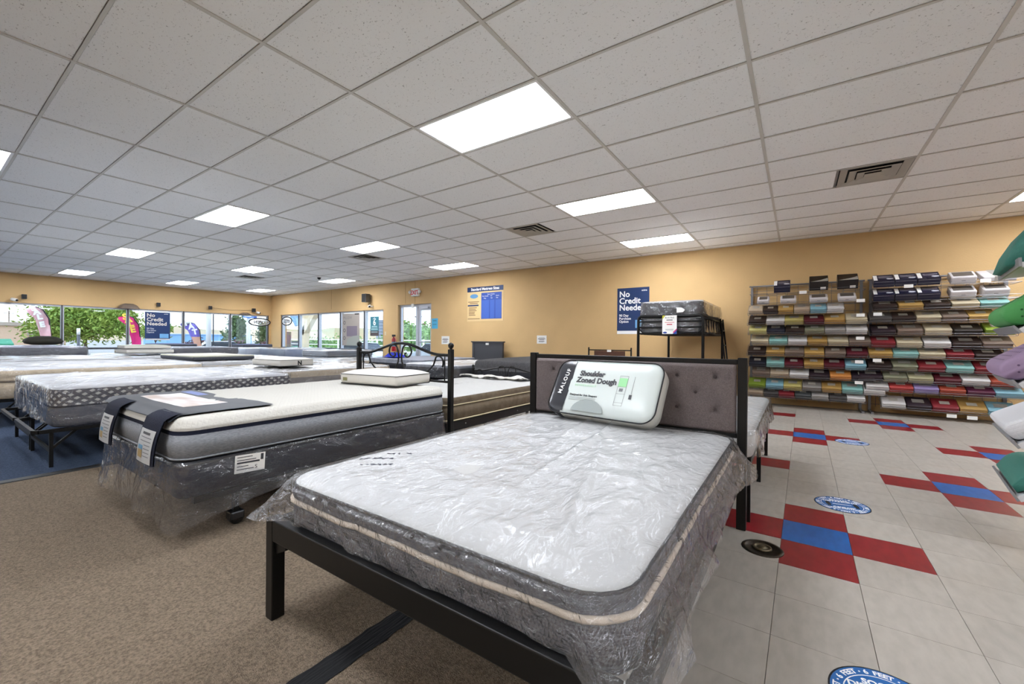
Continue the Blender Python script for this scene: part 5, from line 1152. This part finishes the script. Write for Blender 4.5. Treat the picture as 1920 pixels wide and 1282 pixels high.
def tree(label, loc, w_, h_, m_, n, leaf, trunk=.25, cone=False, seed=0, group=None, name='tree'):
    rnd = random.Random(seed); t = thing(name, label, 'tree' if name != 'shrub' else 'shrub', loc, group)
    b = MB(); cl = []
    for i in range(26):
        if cone: z = trunk*h_+rnd.random()*(1-trunk)*h_; rr = w_/2*max(.08, 1-(z/h_-trunk)/(1-trunk)*.85); a = rnd.random()*6.28; q = rr*math.sqrt(rnd.random()); cl.append((q*math.cos(a), q*math.sin(a), z, w_*.16))
        else: a = rnd.random()*6.28; e = rnd.random(); q = w_/2*math.sqrt(rnd.random())*.85; z = h_*(.45+.48*e*math.sqrt(max(.05, 1-(q/(w_/2))**2))); cl.append((q*math.cos(a), q*math.sin(a), z, w_*.17))
    for i in range(n):
        c = cl[i % len(cl)]; v = Vector((rnd.gauss(0, 1), rnd.gauss(0, 1), rnd.gauss(0, .75)))*c[3]*.62; p = Vector(c[:3])+v
        if p.z < .1: p.z = .1
        u = Vector((rnd.uniform(-1, 1), rnd.uniform(-1, 1), rnd.uniform(-1, 1))).normalized(); s_ = u.orthogonal().normalized(); L_ = leaf*(.7+.6*rnd.random())
        b.add([p-u*L_, p+s_*L_*.45, p+u*L_, p-s_*L_*.45], [(0, 1, 2, 3)])
    o = b.build('foliage', m_, t); o['kind'] = 'stuff'
    MB().tube([(0, 0, 0), (.02*w_, 0, h_*.25), (-.01*w_, .01*w_, h_*.55), (.02*w_, 0, h_*.8)], lambda q: w_*.022*(1-.8*q), 7).build('trunk', m_bark, t, True)
    for i in range(7):
        c = cl[i*3]; MB().tube([(0, 0, h_*.3), (c[0]*.5, c[1]*.5, (h_*.3+c[2])/2), c[:3]], lambda q: w_*.011*(1-.8*q), 5).build('branch', m_bark, t, True)
    return t
tree('leafy yellow-green tree filling the left window', (-55, 9.7, GZ), 6.6, 4.8, m_leafA, 14000, .17, seed=1); tree('small green tree beside the pink feather flag outside', (-60, 16.2, GZ), 3.0, 3.8, m_leafA, 1700, .2, seed=2)
tree('dark green conifer left of the white sign pole', (-46, 18.8, GZ), 2.8, 3.7, m_leafB, 2400, .16, .1, True, 3, 'conifers outside the window corner'); tree('dark green conifer right of the white sign pole', (-48, 22.6, GZ), 3.2, 3.2, m_leafB, 2200, .16, .1, True, 4, 'conifers outside the window corner')
tree('green tree behind the left pane of the glass door', (-30.5, 26.5, GZ), 3.2, 3.3, m_leafC, 2000, .16, seed=5); tree('green tree behind the right pane of the glass door', (-26.0, 25.5, GZ), 3.6, 2.8, m_leafC, 2200, .16, seed=6)
for i, (x, y) in enumerate(((-40, 13.7), (-40.5, 16.1), (-38, 18.2))): tree('low maroon shrub outside, %s from the purple flag' % ORD[i], (x, y, GZ), 2.2, 1.5, mat('maroon_leaf', '#6b4a48', .8, color2='#5a4048', vscale=.8, coord='Pos'), 700, .12, .1, False, 30+i, 'maroon shrubs outside', 'shrub')
for i, (x, y) in enumerate(((-41, 28), (-35.5, 29.5), (-47, 30), (-53, 32))): tree('green shrub on the verge beyond the back windows, %s in the row' % ORD[i], (x, y, GZ), 5, 1.5, m_leafC, 900, .16, .1, False, 40+i, 'green shrubs beyond the back windows', 'shrub')
# tan building
m_tanb = mat('tan_block_wall', '#cfae93', .9); t = thing('building', 'long tan block building with flat parapet outside the left window', 'building', (-72, 3.5, GZ))
MB().box(-8, -22, 0, 8, 3.6, 2.95).build('wall', m_tanb, t); MB().box(-8.2, -22.2, 2.75, 8.2, 3.8, 3.1).build('parapet', mat('grey_tan_roof', '#a89889', .9), t); MB().box(-6, 3.6, 0, 8.1, 6.3, 1.9).build('wing_wall', m_tanb, t)
MB().box(-6.2, 3.6, 1.8, 8.3, 6.5, 2.1).build('wing_parapet', mat('grey_tan_roof', '#a89889', .9), t)
for k in range(7): MB().box(8.0, -20+k*3.3, .5, 8.06, -19.2+k*3.3, 2.3).build('pilaster', mat('light_tan', '#dcc0a6', .9), t)
MB().box(8, 4.3, .0, 8.12, 5.2, 1.3).build('door', mat('brown_door', '#8a6d58', .7), t)
t = thing('awning', 'green canvas awning outside at far left', 'awning', (-48, 3.4, GZ)); MB().prism([(-1, 0), (1, 0), (1, .15), (-.6, .5), (-1, .5)], -1.2, 1.2, 0, Matrix.Translation((0, 0, 1.0)) @ Matrix.Rotation(R(90), 4, 'X')).build('canvas', mat('awning_green', '#2f7f5c', .7), t)
for x in (-.9, .9):
    for y in (-1.1, 1.1): MB().tube([(x, y, 0), (x, y, 1.02)], .04, 6).build('post', m_alu, t)
t = thing('building', 'long low blue building in the distance', 'building', (-95, 30, GZ)); MB().box(-6, -4.5, 0, 6, 9, 2.3).build('wall', mat('blue_metal_wall', '#7fa9d3', .7), t); MB().box(-6.2, -4.7, 2.25, 6.2, 9.2, 2.4).build('roof', mat('blue_roof', '#9db9d6', .6), t)
t = thing('building', 'grey office tower on the horizon beyond the back window', 'building', (-253, 200, GZ)); MB().box(-3, -3, 0, 3, 3, 16).build('wall', mat('tower_grey', '#8d929c', .8), t)
for k in range(6): MB().box(-3.02, -3.02, 2+k*2.3, 3.02, 3.02, 3.2+k*2.3).build('window_band', mat('tower_band', '#727883', .5), t)
t = thing('building', 'low pale office building beyond the glass door', 'building', (-64, 61, GZ)); MB().box(-3, -2, 0, 3, 2, 3.9).build('wall', mat('pale_block', '#b9b4ae', .8), t)
for k in range(2): MB().box(-2.8, -2.02, 1.2+k*1.3, 2.8, -2.0, 1.9+k*1.3).build('window_band', mat('tower_band', '#727883', .5), t)
MB().box(-3.1, -2.1, 3.9, 3.1, 2.1, 4.05).build('roof', mat('tower_band', '#727883', .5), t)
# utility poles with wires
for j, (x, y, h_) in enumerate(((-84, 7.8, 5.0), (-84, 9.3, 4.0))):
    t = thing('utility_pole', ['taller wooden utility pole behind the tan building', 'shorter wooden utility pole behind the tan building'][j], 'pole', (x, y, GZ)); MB().tube([(0, 0, 0), (0, 0, h_)], .05, 6).build('shaft', m_bark, t); MB().box(-.03, -.45, h_-.35, .03, .45, h_-.28).build('crossarm', m_bark, t)
tag(MB().tube([(-84, -20, 3.6), (-84, 7, 3.5), (-84, 30, 3.2)], .02, 4).build('power_line', m_dark, None), 'thin power line above the tan building', 'wire')
# feather flags
def flag(label, loc, h_, w_, m_, m2, lean, letters, lm, seed, sz=.3):
    t = thing('feather_flag', label, 'flag', loc, 'feather flags along the street')
    pole = [(0, 0, 0), (0, 0, h_*.6), (0, -w_*.12*lean, h_*.85), (0, -w_*.5*lean, h_*.97), (0, -w_*.95*lean, h_)]
    MB().tube(pole, .022, 6).build('pole', m_dark, t, True)
    def edge(v):
        k = v*4; i = min(3, int(k)); q = k-i; return Vector(pole[i]).lerp(Vector(pole[i+1]), q)
    def fn(u, v):
        vv = .22+.78*v; p = edge(vv); ww = w_*(1.0 if v < .6 else max(.03, 1-((v-.6)/.4)**1.6))*(.55+.45*min(1, v*1.8)); return (p.x+.07*math.sin(u*4+v*7+seed), p.y-lean*ww*u, p.z-.02)
    b = MB().grid(8, 20, fn); n0 = len(b.v); b.v += [(x-.01, y, z) for x, y, z in b.v]; b.f += [tuple(i+n0 for i in reversed(f_)) for f_ in list(b.f)]; b.m += [0]*len(b.m); b.build('cloth', m_, t, True)
    for i, ch in enumerate(letters):
        v = .72-i*(.62/max(1, len(letters))); p = fn(.5, v); text(ch, sz, lm, t, (p[0]+.09, p[1]-sz*.3*1, p[2]-sz*.3), (R(90), R(-12*lean), R(90)), bold=.015)
    if m2: MB().grid(6, 6, lambda u, v: (lambda p: (p[0]+.03, p[1], p[2]))(fn(u, v*.2))).build('colour_patch', m2, t, True)
    MB().lathe([(.16, 0), (.15, .05), (.03, .07), (.0, .07)], 12).build('base', m_dark, t)
flag('faded red and white feather flag outside the left window', (-23, 3.14, GZ), 2.78, .42, mat('faded_red_cloth', '#d79aa0', .7, color2='#e6c6c6', vscale=2, coord='Pos'), None, 1, 'SALE', m_white_print, 1, .26)
flag('hot pink feather flag with yellow letters outside the left window', (-23.5, 5.84, GZ), 2.62, .50, mat('hot_pink_cloth', '#d92a78', .7), None, 1, 'SALE', mat('yellow_letters', '#efd04a', .6), 2, .34); flag('purple feather flag with white letters outside the left window', (-23, 7.9, GZ), 2.42, .55, mat('purple_cloth', '#7668c0', .7), mat('peach_cloth', '#d7a48c', .7), 1, 'MAT', m_white_print, 3, .32)
# poles and street sign
tag(MB().tube([(-22, 7.84, GZ), (-22, 7.84, 4)], .10, 14).build('light_pole', mat('white_steel', '#cfd0d2', .5), None, True), 'thick white light pole right of the purple flag', 'pole'); tag(MB().tube([(-22, 8.02, GZ), (-22, 8.02, 4)], .025, 8).build('thin_pole', m_metal, None, True), 'thin dark pole beside the thick white light pole', 'pole')
t = thing('street_sign', 'blue street sign on a white pole by the corner outside', 'street sign', (-24, 10.36, GZ)); MB().tube([(0, 0, 0), (0, 0, 2.95)], .10, 12).build('pole', mat('white_steel', '#cfd0d2', .5), t, True); MB().box(.11, -.32, 2.76, .13, .36, 2.96).build('blade', mat('street_sign_blue', '#5e86c4', .5), t)
b = MB(); b.box(.13, -.26, 2.83, .134, .08, 2.88); b.build('street_name', m_white_print, t); MB().box(.13, .2, 2.78, .135, .35, 2.94).build('shield', m_blue_print, t)
t = thing('bollard_light', 'dark bollard light with white head outside the left window', 'bollard', (-25, 4.2, GZ)); MB().tube([(0, 0, 0), (0, 0, 1.78)], .05, 10).build('post', m_metal, t, True); MB().tube([(0, 0, 1.78), (0, 0, 2.05)], .055, 10).build('head', m_white, t, True)
t = thing('canopy_post', 'cream canopy post with diagonal brace and blue sign outside the back window', 'canopy post', (-23.3, 13, GZ)); mc = mat('cream_paint', '#d3c3a4', .7); MB().box(-.25, -.15, 0, .25, .15, 3.6).build('post', mc, t); MB().bar((0, 0, 2.0), (1.6, 0, 3.6), .3, .36).build('brace', mc, t)
MB().prism([(-1.9, 3.5), (-.3, 3.5), (-.3, 2.6), (-.9, 2.4)], -.05, .05, 0, Mx).build('blue_sign', mat('pale_blue_sign', '#7fa6cc', .6), t)
t = thing('menu_board', 'dark panel stand outside the back window corner', 'board', (-19.5, 10.1, GZ)); MB().box(-.2, -.05, .0, .2, .05, 2.0).build('panel', mat('dark_taupe_panel', '#6d655f', .7), t); MB().box(-.3, -.2, 0, .3, .2, .06).build('base', m_metal, t)
# fence rails and distant lamp beyond the door
t = thing('rail_fence', 'white rail fence beyond the glass door', 'fence', (-28, 22, GZ))
for z in (.7, 1.15, 1.6): MB().box(-14, -.03, z, 8, .03, z+.07).build('rail', m_white_print, t)
for i in range(9): MB().box(-14+i*2.7, -.05, 0, -13.9+i*2.7, .05, 1.7).build('post', m_white_print, t)
t = thing('street_lamp', 'tall double-headed street lamp beyond the glass door', 'street lamp', (-32.2, 30, GZ)); MB().tube([(0, 0, 0), (0, 0, 4.1)], .05, 8).build('pole', m_alu, t, True); MB().box(-.5, -.05, 4.0, -.1, .05, 4.12).build('lamp_head', m_metal, t); MB().box(.1, -.05, 4.0, .5, .05, 4.12).build('lamp_head', m_metal, t)
t = thing('road_sign', 'brown road sign on a post beyond the glass door', 'road sign', (-29.3, 28, GZ)); MB().box(-.22, -.02, 2.95, .22, .02, 3.26).build('panel', mat('road_brown', '#6b4a3a', .6), t); MB().tube([(0, .04, 0), (0, .04, 3.2)], .03, 8).build('post', m_alu, t)
# cars
def car(label, loc, rz, c, s=1.):
    t = thing('car', label, 'car', loc, 'parked cars outside', rot=(0, 0, rz)); mc = mat('car_'+c[1:], c, .25, .2)
    MB().prism([(-2.1, .35), (2.1, .35), (2.15, .65), (2.0, .85), (1.2, .95), (-1.6, .98), (-2.1, .85)], -.85, .85, 0, Mx).build('body', mc, t, bevel=.05)
    MB().prism([(1.15, .94), (.55, 1.42), (-.9, 1.45), (-1.6, .97)], -.75, .75, 0, Mx).build('cabin', mat('car_glass', '#2a3036', .1), t, bevel=.05); MB().box(-.95, -.7, 1.44, .55, .7, 1.48).build('roof', mc, t, bevel=.02)
    for x in (-1.3, 1.3):
        for y in (-.8, .8): MB().lathe([(0, -.1), (.32, -.1), (.32, .1), (0, .1)], 16, (x, y, .32), M=Matrix.Rotation(R(90), 4, 'X')).build('wheel', m_dark, t)
car('red car parked beyond the back window', (-50, 25.5, GZ), R(10), '#a83a3c'); car('green car parked beyond the back window', (-43.3, 23.2, GZ), R(-5), '#4c8f63'); car('white car parked beyond the teal sign', (-24, 17.5, GZ), R(5), '#dfe1e3'); car('white car parked beyond the maroon shrubs', (-33, 12.6, GZ), R(80), '#d7dadd'); car('silver car parked beyond the glass door', (-18.6, 19.5, GZ), R(0), '#aeb4ba')
